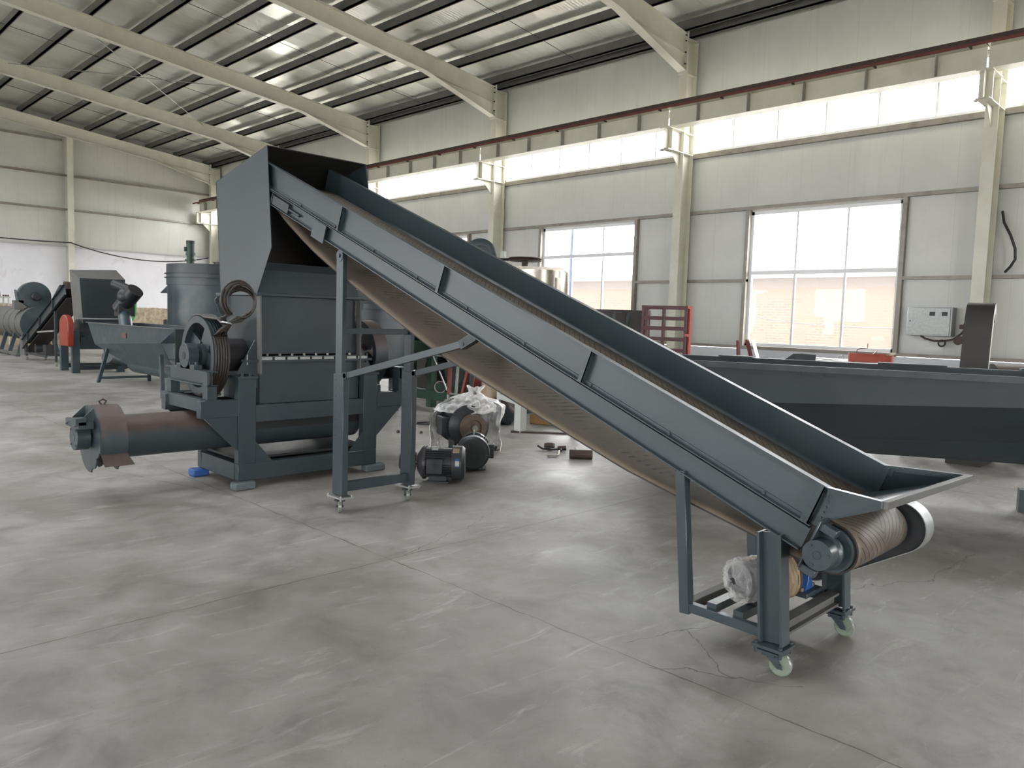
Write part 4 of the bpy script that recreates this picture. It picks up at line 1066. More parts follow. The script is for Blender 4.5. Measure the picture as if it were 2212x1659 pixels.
# wrapped gear motor under the conveyor tail
mu = motor('wrapped_motor', 'small motor wrapped in kraft paper and clear film under the conveyor tail', (3.47, 1.70, .335), math.radians(-22), .30, .088, .5, 1, plate=False, eye=False, sheave=False, feet=False)
m = MB(); prof = []
rs = random.Random(3)
for k in range(17): prof.append((k * .0105, .108 + rs.uniform(-.007, .009)))
m.ring((-.03, 0, .335), (1, 0, 0), [(0, .09)] + prof + [(.168, .09)], 28)
for i, p in enumerate(m.v):
    n = noise.noise(p * 22) * .010; d = Vector((0, p.y, p.z - .335)); m.v[i] = p + (d.normalized() * n if d.length > .01 else Vector((0, 0, 0)))
m.build('kraft_wrap', M['kraft'], mu, smooth=25)
m = MB(); m.ring((.13, 0, .335), (1, 0, 0), [(0, 0), (0, .105), (.03, .105), (.035, .09), (.06, .07), (.06, 0)], 32); m.build('end_flange', M['brown'], mu)
m = MB(); m.box((-.08, -.06, .223), (.12, .06, .245)); m.build('mounting_foot', M['black'], mu)
def wrap(u, v):
    a = 2 * PI * u; x = -.03 - .145 * v; r = .107 if v < .85 else .107 * (1 - (v - .85) / .15 * .85)
    n = noise.noise(Vector((math.cos(a) * 3, math.sin(a) * 3, v * 6))) * .010
    return Vector((x - n, (r + n) * math.cos(a), .335 + (r + n) * math.sin(a)))
film('film_wrap', None, wrap, 44, 16, mu, 'thin_film')
def tail(u, v): 
    n = noise.noise(Vector((u * 5, v * 5, 2))) * .02
    return Vector((.0 + .06 * (u - .5) * (1.4 - v) + n, -.02 + n, .435 + .085 * v))
film('film_tail', None, tail, 10, 10, mu)
pb = thing('pillow_block', 'blue pillow block bearing bolted on a grey plate beside the wrapped motor', 'bearing', (3.74, 1.60, .22))
m = MB(); m.prism([(3.70, 1.58, .245), (3.79, 1.58, .245), (3.765, 1.58, .29), (3.765, 1.58, .40), (3.725, 1.58, .40), (3.725, 1.58, .29)], (0, .03, 0)); m.build('housing', M['blue'], pb, bevel=.003)
m = MB(); m.box((3.66, 1.555, .221), (3.84, 1.635, .245)); m.build('base', M['paint'], pb, bevel=.003)
for x in (3.69, 3.81):
    m = MB(); m.cyl((x, 1.595, .245), (x, 1.595, .262), .011, 6); m.build('bolt', M['steel'], pb)

# ---------------------------------------------------------------- long trough at the right
Q0 = Vector((6.59, 4.15, 0)); TD = Vector((.328, -.945, 0)); TN = Vector((.945, .328, 0))
def T(t, o, z): return Q0 + TD * t + TN * o + Vector((0, 0, z))
tr = thing('steel_trough', 'long dark blue-grey steel trough with folded sides in front of the window wall', 'trough', tuple(T(2.5, .5, 0)))
sec = [(0.0, lambda t: 1.21), (.0, lambda t: .80 + .052 * t), (.34, lambda t: .44 + .062 * t), (.62, lambda t: .31 + .028 * t), (.92, lambda t: .44 + .062 * t), (.92, lambda t: 1.21)]
def wallstrip(i, j, t0=-.5, t1=5.4, th=.006):
    m = MB(); a, b = sec[i], sec[j]
    plate(m, [T(t0, a[0], a[1](t0)), T(t1, a[0], a[1](t1)), T(t1, b[0], b[1](t1)), T(t0, b[0], b[1](t0))], th); return m
for i, nm in enumerate(('side_sheet', 'folded_sheet', 'bottom_sheet', 'folded_sheet', 'side_sheet')):
    wallstrip(i, i + 1).build(nm, M['trough'], tr)
for t in (-.5, 5.4):
    m = MB(); m.prism([T(t, o, f(t)) for o, f in sec], TD * .006); m.build('end_sheet', M['trough'], tr)
m = MB(); m.bar(T(-.5, -.015, 1.20), T(5.4, -.015, 1.20), .05, .012, up=(0, 0, 1)); m.bar(T(-.5, -.035, 1.175), T(5.4, -.035, 1.175), .006, .05); m.build('near_rim', M['trough_rim'], tr)
m = MB(); m.bar(T(-.5, .94, 1.215), T(5.4, .94, 1.215), .07, .012); m.bar(T(-.5, .97, 1.19), T(5.4, .97, 1.19), .006, .05); m.build('far_rim', M['trough_rim'], tr)
m = MB(); m.bar(T(-.5, -.004, 1.118), T(5.4, -.004, 1.118), .004, .012); m.build('stiffening_bead', M['trough'], tr)
m = MB()
for a, b in ((T(1.065, -.012, 1.175), T(1.27, -.012, 1.175)), (T(1.065, -.012, 1.118), T(1.27, -.012, 1.118))): m.bar(a, b, .012, .008)
for t in (1.065, 1.27): m.bar(T(t, -.012, 1.175), T(t, -.012, 1.118), .012, .008)
m.bar(T(1.07, -.006, 1.147), T(1.265, -.006, 1.147), .002, .05); m.build('pocket_frame', M['trough'], tr)
for t0, t1, hh in ((.15, .5, .012), (.9, 1.0, .06), (1.7, 2.3, .014), (2.9, 3.6, .018)):
    m = MB()
    if hh > .05: m.prism([T(.82, .90, 1.222), T(1.12, .90, 1.222), T(1.12, .90, 1.285), T(.98, .90, 1.29), T(.90, .90, 1.285)], TN * .01)
    else: m.bar(T(t0, .90, 1.225 + hh / 2), T(t1, .90, 1.225 + hh / 2), .16, hh)
    m.build('rim_plate', M['trough'], tr)
for t in (-.3, 5.0):
    zb = sec[3][1](t) - .02
    m = MB(); m.bar(T(t, .15, .03), T(t, 1.0, .03), .08, .06)
    for o in (.45, .75): m.bar(T(t, o, .06), T(t, o, zb + .05), .06, .06, up=(1, 0, 0))
    m.build('stand', M['paint_dark'], tr)
m = MB(); m.bar(T(2.9, .42, .10), T(5.2, .42, .10), .12, .2); m.build('skid', M['paint_dark'], tr)

# things behind and on the trough
m = MB(); pts = []
hk = thing('bent_chute', 'dark steel chute bent over at the top like a hook, beside the wall column', 'chute', (10.4, 2.45, 0))
def hp(w, h): return Vector((10.27, 2.41, 0)) + Vector((.99, .14, 0)) * w + Vector((0, 0, h))
outer = [(-.09, .62), (-.03, 1.0), (.09, 1.62), (.12, 1.72), (.17, 1.82), (.23, 1.89), (.30, 1.92), (.37, 1.88), (.41, 1.80), (.425, 1.69)]
inner = [(.375, 1.69), (.36, 1.76), (.33, 1.79), (.30, 1.80), (.27, 1.77), (.24, 1.70), (.12, 1.16), (.01, .62)]
dep = Vector((-.30, -.14, 0)) * 1.0
prof_ = outer + inner
fr = [hp(w, h) for w, h in prof_]
m = MB(); m.add(fr + [p + Vector((-.04, .285, 0)) for p in fr], [(i, i + 1, len(fr) + i + 1, len(fr) + i) for i in range(len(outer) - 1)]); m.build('back_sheet', M['dark_in'], hk, solid=.006)
m = MB(); m.add(fr + [p + Vector((-.04, .285, 0)) for p in fr], [(i, i + 1, len(fr) + i + 1, len(fr) + i) for i in range(len(outer), len(fr) - 1)]); m.build('front_sheet', M['paint_dark'], hk, solid=.006)
n = len(fr)
def sidepl(off, mat):
    m = MB(); no, ni = len(outer), len(inner); q = []
    O = [fr[i] + off for i in range(no)]; I = [fr[n - 1 - i] + off for i in range(ni)]
    # strip between the outer and inner outline
    k = max(no, ni)
    def samp(a, t):
        x = t * (len(a) - 1); i = min(int(x), len(a) - 2); return a[i].lerp(a[i + 1], x - i)
    for i in range(20):
        t0, t1 = i / 20, (i + 1) / 20; m.add([samp(O, t0), samp(O, t1), samp(I, t1), samp(I, t0)], [(0, 1, 2, 3)])
    return m.build('side_sheet', mat, hk, solid=.005)
sidepl(Vector((0, 0, 0)), M['galv']); sidepl(Vector((-.04, .285, 0)), M['dark_in'])
m = MB(); m.box((10.15, 2.38, 0), (10.7, 2.75, .64)); m.build('foot_box', M['dark_in'], hk)
m = MB(); m.cyl((10.62, 2.45, 1.03), (11.9, 1.0, 1.06), .17, 28); tag(m.build('steel_tube', M['rusty']), 'brown steel tube lying behind the hooked chute', 'tube')
m = MB(); m.box((11.0, 1.9, 0), (11.3, 2.3, .87)); m.box((11.6, 1.2, 0), (11.9, 1.5, .9)); tag(m.build('tube_stand', M['dark_in']), 'dark stand under the brown steel tube', 'stand')
tb = thing('work_table', 'white-topped work table with dark edge behind the trough under the wide window', 'table', (11.1, 4.4, 0))
m = MB(); m.prism([(10.85, 3.75, 1.10), (11.75, 3.95, 1.10), (11.75, 5.2, 1.10), (10.85, 5.15, 1.10)], (0, 0, .012)); m.build('table_top', M['white'], tb)
m = MB(); m.prism([(10.87, 3.77, 1.04), (11.73, 3.97, 1.04), (11.73, 5.18, 1.04), (10.87, 5.13, 1.04)], (0, 0, .06)); m.build('apron', M['paint_dark'], tb)
for x, y in ((10.95, 3.85), (11.65, 4.02), (11.65, 5.1), (10.95, 5.05)):
    m = MB(); m.box((x - .03, y - .03, 0), (x + .03, y + .03, 1.04)); m.build('leg', M['paint_dark'], tb)
og = thing('belt_guard', 'orange-red oval belt guard lying open on the white work table', 'guard', (11.15, 4.0, 1.112))
pts = []
for k in range(13): a = PI / 2 + PI * k / 12; pts.append((-.17 + .12 * math.cos(a), .12 * math.sin(a)))
for k in range(13): a = -PI / 2 + PI * k / 12; pts.append((.20 + .10 * math.cos(a), .10 * math.sin(a)))
w2 = [Vector((11.12, 4.05, 1.113)) + Vector((.6, -.8, 0)) * a + Vector((.8, .6, 0)) * b for a, b in pts]; n = len(w2)
m = MB(); m.add(w2 + [p + Vector((0, 0, .115)) for p in w2], [(i, (i + 1) % n, n + (i + 1) % n, n + i) for i in range(n)]); m.build('guard_band', M['orange_red'], og, solid=.004)
m = MB(); m.prism(w2, (0, 0, .004)); m.build('guard_face', M['red'], og)
m = MB(); m.bar((11.12, 4.1, 1.12), (11.2, 4.0, 1.27), .04, .01); m.build('strap', M['red'], og)
m = MB(); m.tube([(11.0, 4.2, 1.22), (11.0, 4.19, 1.28), (11.04, 4.15, 1.30), (11.1, 4.09, 1.30), (11.1, 4.09, 1.37)], .006, 6); tag(m.build('bent_rod', M['red']), 'thin rusty rod bent in steps standing out of the orange guard', 'rod')
m = MB(); m.ring((11.05, 4.42, 1.15), (.7, .7, .1), [(0, .034), (0, .04), (.006, .04), (.006, .034)], 20, close=True); m.tube([(11.02, 4.45, 1.118), (11.05, 4.85, 1.118)], .006, 6); tag(m.build('ring_tool', M['steel']), 'steel rod with a ring at its end on the white table', 'tool')
m = MB(); m.bar((11.0, 4.78, 1.12), (10.98, 4.92, 1.12), .03, .012); m.bar((11.05, 4.88, 1.12), (10.95, 4.8, 1.13), .02, .02); tag(m.build('clamp_tool', M['black']), 'small black clamp lying on the white table', 'tool')
m = MB(); m.cyl((10.05, 4.35, .95), (10.40, 4.05, .95), .17, 28); m.box((10.05, 4.02, 0), (10.35, 4.35, .80)); tag(m.build('pale_roller', M['nylon']), 'pale green roller lying behind the trough under the work table edge', 'roller')
m = MB(); m.cyl((10.7, 3.55, 1.0), (10.95, 3.3, 1.0), .14, 24); m.box((10.7, 3.3, 0), (10.9, 3.5, .88)); tag(m.build('pale_roller', M['nylon']), 'pale roller behind the trough right of the orange guard', 'roller')
m = MB(); m.bar((9.75, 3.35, 1.27), (11.9, 4.0, 1.22), .04, .03); tag(m.build('timber_batten', M['kraft']), 'pale timber batten leaning from the trough rim to the window sill', 'batten')
rb = thing('red_bracket', 'red steel bracket of two upright plates standing left of the wide window', 'bracket', (9.27, 4.9, 0))
m = MB(); m.bar((9.20, 5.0, .95), (9.18, 5.02, 1.37), .025, .06, up=(1, 0, 0)); m.build('upright', M['red'], rb)
m = MB(); m.bar((9.33, 4.84, .95), (9.24, 4.93, 1.385), .03, .05, up=(1, 0, 0)); m.build('upright', M['red'], rb)
m = MB(); m.bar((9.40, 4.78, .95), (9.30, 4.88, 1.385), .006, .09, up=(1, 0, 0)); m.build('brace', M['galv'], rb)
m = MB(); m.box((9.1, 4.7, 0), (9.45, 5.1, .95)); m.build('base', M['dark_in'], rb)
# slatted red rack and the dark bin behind it
rk = thing('slatted_rack', 'maroon slatted steel rack standing upright before the wall column', 'rack', (9.5, 6.4, 0))
ra, rb2 = Vector((9.37, 6.70, 0)), Vector((9.57, 6.06, 0)); rd = (rb2 - ra).normalized(); rn = Vector((rd.y, -rd.x, 0)) * -1
for z in (1.79, 1.635, 1.49, 1.335, 1.175, 1.02, .86, .70):
    m = MB(); m.bar(ra + Vector((0, 0, z)), rb2 + Vector((0, 0, z)), .012, .055); m.build('slat', M['maroon'], rk)
for k, (u, mm) in enumerate(((.02, 'maroon'), (.11, 'maroon'), (.48, 'maroon'), (.97, 'maroon'))):
    m = MB(); p = ra.lerp(rb2, u) + rn * .05; m.box((p.x - .02, p.y - .02, 0), (p.x + .02, p.y + .02, 1.80)); m.build('upright', M[mm], rk)
m = MB(); p = rb2 + Vector((.10, .02, 0)); m.box((p.x - .03, p.y - .03, 0), (p.x + .03, p.y + .03, 1.82)); m.build('corner_post', M['orange_red'], rk)
m = MB(); m.bar(rb2 + Vector((0, 0, 1.80)), p + Vector((0, 0, 1.80)), .04, .04); m.bar(rb2 + Vector((0, 0, 1.40)), p + Vector((0, 0, 1.40)), .04, .04); m.build('cross_tie', M['orange_red'], rk)
db = thing('steel_bin', 'dark grey steel bin with inclined ribs behind the maroon rack', 'bin', (10.1, 7.6, 0))
m = MB(); m.prism([(10.45, 7.30, 0), (9.85, 7.95, 0), (10.25, 8.35, 0), (10.85, 7.7, 0)], (0, 0, 1.76)); m.build('bin_body', M['dark_in'], db)
for u in (.18, .5, .75):
    m = MB(); m.bar((9.84 + .6 * (1 - u) + .0, 7.94 - .65 * (1 - u), 1.1), (9.84 + .6 * (1 - u) + .06, 7.94 - .65 * (1 - u) - .06, 1.72), .05, .02, up=(.7, .7, 0)); m.build('rib', M['paint_dark'], db)

# electric box on the wall, cables, column bits
eb = thing('electric_box', 'galvanised wall-mounted electric box with two small dark gauges', 'electric box', (15.05, 4.47, 1.5))
m = MB(); m.box((14.97, 4.12, 1.49), (15.19, 4.86, 2.0)); m.build('cabinet', M['zinc_plate'], eb, bevel=.006)
m = MB(); m.box((14.955, 4.15, 1.515), (14.97, 4.84, 1.98)); dr = m.build('door', M['zinc_plate'], eb, bevel=.003)
for y in (4.44, 4.24):
    m = MB(); m.box((14.95, y - .045, 1.845), (14.955, y + .045, 1.915)); sub('gauge', m, M['black'], dr)
m = MB(); m.cyl((14.945, 4.80, 1.75), (14.955, 4.80, 1.75), .012, 10); sub('latch', m, M['black'], dr)
m = MB(); m.tube([(15.0, 4.62, 1.49), (15.05, 4.56, 1.44), (15.05, 4.40, 1.40), (15.05, 4.28, 1.40), (15.04, 4.1, 1.44), (15.0, 3.97, 1.54), (14.95, 3.87, 1.66)], .018, 8); tag(m.build('power_cable', M['brown']), 'dark red cable looping from the electric box to the column switch', 'cable')
m = MB(); m.tube([(15.05, 4.28 + .055 * math.cos(a), 1.365 + .055 * math.sin(a)) for a in [2 * PI * k / 16 for k in range(16)]], .014, 6, closed=True); tag(m.build('cable_coil', M['black']), 'small black coil of cable hanging under the electric box', 'cable')
sw = thing('rusty_switch', 'rusty brown switch bracket on the side of the column beside the electric box', 'switch', (14.68, 3.83, 1.5))
m = MB(); m.box((14.66, 3.80, 1.16), (14.70, 3.86, 1.72)); m.box((14.66, 3.84, 1.62), (14.72, 3.92, 1.70)); m.build('bracket', M['brown'], sw, bevel=.008)
m = MB(); m.cyl((14.68, 3.93, 1.42), (14.72, 3.93, 1.42), .07, 14); m.box((14.67, 3.84, 1.37), (14.71, 3.95, 1.50)); m.build('switch_body', M['brown'], sw)
# red brush-painted mark on the column flange
m = MB(); f = 14.697
for a, b in (((3.715, 1.415), (3.675, 1.42)), ((3.695, 1.45), (3.693, 1.34)), ((3.70, 1.40), (3.72, 1.365)), ((3.69, 1.40), (3.675, 1.375)), ((3.66, 1.43), (3.62, 1.433)), ((3.655, 1.45), (3.653, 1.34)), ((3.66, 1.40), (3.63, 1.40)), ((3.632, 1.43), (3.63, 1.35)), ((3.705, 1.43), (3.685, 1.435))): m.bar((f, a[0], a[1]), (f, b[0], b[1]), .009, .002, up=(1, 0, 0))
tag(m.build('painted_mark', M['red']), 'small red brush-painted characters on the column beside the hooked chute', 'mark')
m = MB(); m.tube([(15.1, 3.52, 3.62), (15.0, 3.46, 3.42), (14.95, 3.34, 3.2), (14.95, 3.26, 2.98), (14.97, 3.25, 2.8), (15.0, 3.32, 2.68), (15.05, 3.4, 2.6)], .022, 8); tag(m.build('rubber_hose', M['cable']), 'thick black hose hanging in a curve beside the column at the picture edge', 'hose')

# ---------------------------------------------------------------- machines behind the conveyor
ss = thing('mixing_tank', 'brushed stainless cylindrical tank with brown pulley on top, beneath the smaller window', 'tank', (10.55, 9.85, 0))
SC = Vector((10.52, 9.85, 0))
m = MB(); m.cyl(SC + Vector((0, 0, .9)), SC + Vector((0, 0, 2.44)), .52, 48); m.build('tank_shell', M['stainless'], ss)
m = MB(); m.cyl(SC + Vector((0, 0, 2.44)), SC + Vector((0, 0, 2.46)), .50, 48); m.bar(SC + Vector((-.45, .42, 2.50)), SC + Vector((.30, -.30, 2.50)), .34, .06); m.build('tank_lid', M['stainless'], ss)
m = MB(); p = SC + Vector((-.08, -.515, 0)) + Vector((0, 0, 2.17)); m.box((p.x - .045 , p.y - .03, 2.05), (p.x + .045, p.y + .02, 2.32)); m.build('hinge_bracket', M['steel'], ss)
for a in (0.6, 2.2, 3.8, 5.3):
    m = MB(); q = SC + Vector((.42 * math.cos(a), .42 * math.sin(a), 0)); m.cyl(q, q + Vector((0, 0, .95)), .04, 12); m.build('leg', M['stainless'], ss)
m = MB(); c = Vector((10.28, 10.02, 2.66)); m.ring(c, (0, 0, 1), [(-.03, .02), (-.03, .30), (-.015, .31), (0, .28), (.015, .31), (.03, .30), (.03, .02)], 36); m.cyl(c - Vector((0, 0, .16)), c, .06, 14); m.build('pulley', M['brown'], ss)
for s in (-.012, .012):
    m = MB(); m.tube([c + Vector((-.12, .28, s)), c + Vector((-1.0, .75, s - .03))], .012, 6); m.build('drive_belt', M['rubber_dark'], ss)
bl = thing('blower', 'blue-grey round blower housing standing beside the column behind the conveyor', 'blower', (11.1, 12.1, 0))
bc = Vector((11.06, 12.10, 2.88)); ax_ = Vector((-.60, -.80, 0))
m = MB(); m.ring(bc, ax_, [(-.14, 0), (-.14, .32), (-.12, .345), (0, .35), (.02, .32), (.03, .29), (.03, .21), (.05, .205), (.055, .19), (.055, .145), (.03, .14), (.03, .06), (.05, .05), (.05, 0)], 44); m.build('housing', M['paint_gloss'], bl)
m = MB(); m.bar(bc - Vector((0, 0, 2.88)), bc - Vector((0, 0, .25)), .3, .25, up=(.6, .8, 0)); m.build('stand', M['paint_dark'], bl)
m = MB(); m.box((11.32, 11.66, 0), (11.40, 11.77, 2.97)); m.build('post', M['white'], bl)
# second conical tank
def tank(name, lab, cx, cy, r, z0, z1, mat, cone=True):
    t = thing(name, lab, 'tank', (cx, cy, 0)); c = Vector((cx, cy, 0))
    m = MB(); m.ring(c, (0, 0, 1), [(z0, 0), (z0, r * .98), (z1 - .45, r * .98), (z1 - .45, r), (z1 - .44, r), (z1 - .20, r), (z1 - .2, 0)], 56); m.build('tank_shell', M[mat], t)
    m = MB(); m.ring(c, (0, 0, 1), [(z1 - .20, 0), (z1 - .20, r * 1.0), (z1, r * 1.0), (z1, 0)], 56); m.build('tank_lid', M['paint_dark'], t)
    for z in (z1 - .2, z1 - .29):
        m = MB(); m.ring(c, (0, 0, 1), [(z - .006, r), (z - .006, r + .04), (z + .006, r + .04), (z + .006, r)], 56, close=True); m.build('flange_ring', M['paint_dark'], t)
    for k in range(4):
        a = .5 + k * PI / 2; q = c + Vector((r * .8 * math.cos(a), r * .8 * math.sin(a), 0)); m = MB(); m.box((q.x - .06, q.y - .06, 0), (q.x + .06, q.y + .06, z0 + .01)); m.build('leg', M['paint_dark'], t)
    return t
ta = tank('storage_tank', 'teal-grey cylindrical tank with green upright motor, left of the charging hood', 7.66, 17.20, 1.06, .35, 2.53, 'paint_teal')
m = MB()
A = Vector((6.90, 17.98, 1.90)); m.prism([A + Vector((-.16, .15, 0)), A + Vector((.05, -.05, 0)), A + Vector((.05, -.05, .30))], Vector((.10, .10, 0))); m.build('side_chute', M['paint_dark'], ta)
gm = thing('gear_motor', 'green upright gear motor standing on the teal-grey tank', 'motor', (7.12, 17.35, 2.53)); g = Vector((7.12, 17.35, 0))
for nm, z0, z1, r, mt in (('pedestal', 2.53, 2.63, .085, 'green'), ('lower_flange', 2.63, 2.66, .12, 'green'), ('gearbox', 2.66, 2.75, .085, 'green'), ('middle_flange', 2.75, 2.81, .105, 'green'), ('motor_body', 2.81, 3.0, .088, 'green'), ('fan_cover', 3.0, 3.07, .092, 'black')):
    m = MB(); m.cyl(g + Vector((0, 0, z0)), g + Vector((0, 0, z1)), r, 24); m.build(nm, M[mt], gm)
m = MB(); m.bar(g + Vector((-.12, .05, 2.88)), g + Vector((-.08, .04, 2.88)), .09, .10); m.build('terminal_box', M['green'], gm)
m = MB(); m.cyl((7.62, 16.9, 2.53), (7.62, 16.9, 2.60), .16, 20); m.cyl((7.62, 16.9, 2.60), (7.62, 16.9, 2.615), .18, 20); m.build('inlet_cover', M['black'], ta)
tank('storage_tank', 'blue-grey cylindrical tank directly behind the crusher flywheel', 7.18, 10.82, .847, .55, 1.93, 'paint_gloss')
# trough on splayed legs
ht = thing('hopper_trough', 'open V-bottomed hopper trough on splayed legs left of the belt pulley', 'hopper', (5.65, 15.6, 0))
def hs(y, xs): return xs
ya, yb_ = 17.3, 13.6
def strip(pa, pb, mat='paint_teal', nm='side_sheet'):
    m = MB(); plate(m, [pa[0], pb[0], pb[1], pa[1]], .006); m.build(nm, M[mat], ht)
L_ = {'rim': (5.08, 17.75, 1.22), 'rimR': (5.08, 12.9, 1.22)}
strip([(5.08, 17.6, 1.21), (5.12, 17.3, .78)], [(5.08, 13.0, 1.21), (5.12, 13.75, .95)], nm='upper_sheet')
strip([(5.12, 17.3, .78), (5.42, 16.4, .42)], [(5.12, 13.75, .95), (5.42, 13.9, .42)], nm='lower_sheet')
strip([(6.12, 17.6, 1.21), (6.08, 17.3, .78)], [(6.12, 13.0, 1.21), (6.08, 13.75, .95)], nm='upper_sheet')
strip([(6.08, 17.3, .78), (5.78, 16.4, .42)], [(6.08, 13.75, .95), (5.78, 13.9, .42)], nm='lower_sheet')
m = MB(); plate(m, [(5.08, 17.6, 1.21), (6.12, 17.6, 1.21), (5.78, 16.4, .42), (5.42, 16.4, .42)]); m.build('end_sheet', M['paint_teal'], ht)
m = MB(); plate(m, [(5.08, 13.0, 1.21), (6.12, 13.0, 1.21), (5.78, 13.9, .42), (5.42, 13.9, .42)]); m.build('end_sheet', M['paint_teal'], ht)
m = MB(); m.ring((5.60, 13.9, .44), (0, 1, 0), [(0, 0), (0, .19), (2.4, .19), (2.4, 0)], 28); m.build('screw_tube', M['paint_teal'], ht)
m = MB()
for a, b in (((5.07, 17.62), (5.07, 12.98)), ((6.13, 17.62), (6.13, 12.98)), ((5.07, 17.62), (6.13, 17.62)), ((5.07, 12.98), (6.13, 12.98))): m.bar((a[0], a[1], 1.215), (b[0], b[1], 1.215), .05, .012)
m.build('rim', M['dusty'], ht)
for x0, x1 in ((5.20, 5.10), (6.0, 6.10)):
    for y0, y1 in ((16.75, 17.05), (13.95, 13.62)):
        m = MB(); m.bar((x0, y0, .72), (x1, y1, 0), .06, .06, up=(1, 0, 0)); m.build('leg', M['paint_teal'], ht)
for y in (17.0, 13.65): 
    m = MB(); m.bar((5.12, y, .10), (6.08, y, .10), .04, .05); m.build('crossbar', M['paint_teal'], ht)
m = MB(); m.bar((5.085, 15.35, 1.02), (5.089, 15.60, 1.02), .012, .10); m.build('red_stamp', simple('faded_red_stamp', srgb(92, 60, 60), .5), ht)
sm = thing('screw_drive', 'dark dusty gear motor on an inclined screw tube rising from the hopper trough', 'motor', (5.75, 16.5, 1.0))
m = MB(); m.cyl((5.55, 16.6, .75), (5.86, 17.85, 1.55), .13, 24); m.build('screw_tube', M['paint_teal'], sm)
m = MB(); m.cyl((5.76, 17.75, 1.50), (5.95, 17.35, 1.92), .17, 20); m.box((5.66, 17.5, 1.36), (5.98, 17.8, 1.62)); m.sphere((5.83, 17.55, 1.78), .19, 16); m.build('gearbox', M['black'], sm)
m = MB(); m.cyl((5.88, 17.5, 1.92), (5.70, 17.9, 2.05), .10, 16); m.build('motor_body', M['black'], sm)
# far crusher with red guard
fc = thing('crusher', 'far dark crusher with flared feed hopper and red belt guard near the gable wall', 'crusher', (5.95, 20.2, 0))
def quad(nm, mat, pts, par=fc): 
    m = MB(); plate(m, pts, .01); m.build(nm, M[mat], par)
quad('hopper_side', 'dusty', [(5.58, 20.65, 2.40), (5.50, 19.6, 2.18), (5.56, 19.6, 1.15), (5.66, 20.6, .95)])
quad('hopper_front', 'paint_dark', [(5.50, 19.6, 2.18), (6.48, 19.6, 2.20), (6.40, 19.6, 1.15), (5.56, 19.6, 1.15)])
quad('hopper_hood', 'dusty', [(5.58, 20.65, 2.40), (6.62, 20.65, 2.46), (6.48, 19.6, 2.20), (5.50, 19.6, 2.18)])
quad('hopper_back', 'dark_in', [(5.58, 20.65, 2.40), (6.62, 20.65, 2.46), (6.5, 20.6, .95), (5.66, 20.6, .95)])
quad('hopper_side', 'paint_dark', [(6.62, 20.65, 2.46), (6.48, 19.6, 2.20), (6.40, 19.6, 1.15), (6.5, 20.6, .95)])
m = MB(); m.box((5.52, 19.65, .55), (6.42, 20.55, 1.16)); m.build('body', M['paint_dark'], fc)
for x in (5.33, 6.30):
    for y in (19.62, 20.5):
        m = MB(); m.box((x, y, 0), (x + .16, y + .12, .98)); m.build('post', M['paint_teal'], fc)
m = MB(); m.bar((5.45, 19.66, .12), (6.5, 19.66, .12), .06, .10); m.build('base_rail', M['paint_dark'], fc); m = MB(); m.bar((5.45, 20.56, .12), (6.5, 20.56, .12), .06, .10); m.build('base_rail', M['paint_dark'], fc)
m = MB(); m.tube([(5.40, 19.50, 1.26), (5.9, 19.52, 1.26), (6.42, 19.5, 1.27)], .02, 8); m.build('grab_rail', M['galv'], fc)
pts = [(5.20, 20.12, .62), (5.20, 20.12, 1.12)] + [(5.20, 19.79 + .33 * math.cos(a), 1.12 + .22 * math.sin(a)) for a in [PI * k / 10 for k in range(1, 10)]] + [(5.20, 19.46, 1.12), (5.20, 19.46, .62)]
m = MB(); m.prism(pts, (.13, 0, 0)); m.build('belt_guard', M['orange'], fc, bevel=.02)
m = MB(); m.cyl((5.50, 19.9, .95), (5.60, 19.9, .95), .28, 24); m.build('pulley', M['black'], fc)
m = MB(); m.cyl((6.0, 19.4, .38), (6.6, 19.9, .20), .14, 20); m.build('screw_tube', M['paint_teal'], fc)
# far conveyor
c2 = thing('belt_conveyor', 'small far belt conveyor on casters rising into the far crusher hopper', 'conveyor', (5.8, 23.2, 0))
pa, pb2 = Vector((0, 25.1, .42)), Vector((0, 20.95, 1.93))
for x in (5.57, 6.05):
    m = MB(); m.channel(pa + Vector((x, 0, 0)), pb2 + Vector((x, 0, 0)), .26, .05, up=(0, .3, 1), side=(-1 if x < 5.8 else 1, 0, 0)); m.build('side_rail', M['paint_dark'], c2)
    for u in (.15, .45, .75):
        p = pa.lerp(pb2, u) + Vector((x, 0, 0)); m = MB(); m.bar(p + Vector((-.02, 0, -.12)), p + Vector((-.02, 0, .12)), .05, .03, up=(0, 1, 0)); m.build('rib', M['paint_dark'], c2)
m = MB(); m.bar(pa + Vector((5.81, 0, .03)), pb2 + Vector((5.81, 0, .03)), .44, .02); m.bar(pa + Vector((5.81, .0, -.22)), pb2 + Vector((5.81, -.0, -.2)), .44, .02); m.build('belt', M['rubber_dark'], c2)
for y, z in ((24.75, .42), (21.9, 1.4)):
    for x in (5.58, 6.04):
        m = MB(); m.bar((x, y, .12), (x, y, z), .05, .06, up=(0, 1, 0)); m.build('leg', M['paint_dark'], c2)
        m = MB(); m.cyl((x - .02, y, .05), (x + .02, y, .05), .05, 16); m.build('wheel', M['nylon'], c2)
m = MB(); m.bar((5.56, 22.0, .9), (5.56, 23.5, 1.0 - .18), .04, .04); m.build('brace_strut', M['galv'], c2)
for x in (5.58, 6.04):
    m = MB(); m.bar((x, 24.7, .2), (x, 22.8, .2), .05, .05); m.build('lower_rail', M['paint_dark'], c2)
m = MB(); m.box((5.7, 23.3, .2), (5.95, 23.6, .48)); m.build('gearbox', M['black'], c2); m = MB(); m.cyl((5.66, 24.2, .36), (5.95, 24.2, .36), .12, 16); m.build('drive_motor', M['black'], c2)
m = MB(); m.box((5.58, 25.0, .12), (5.66, 25.5, .62)); m.build('tail_guard', M['dusty'], c2)
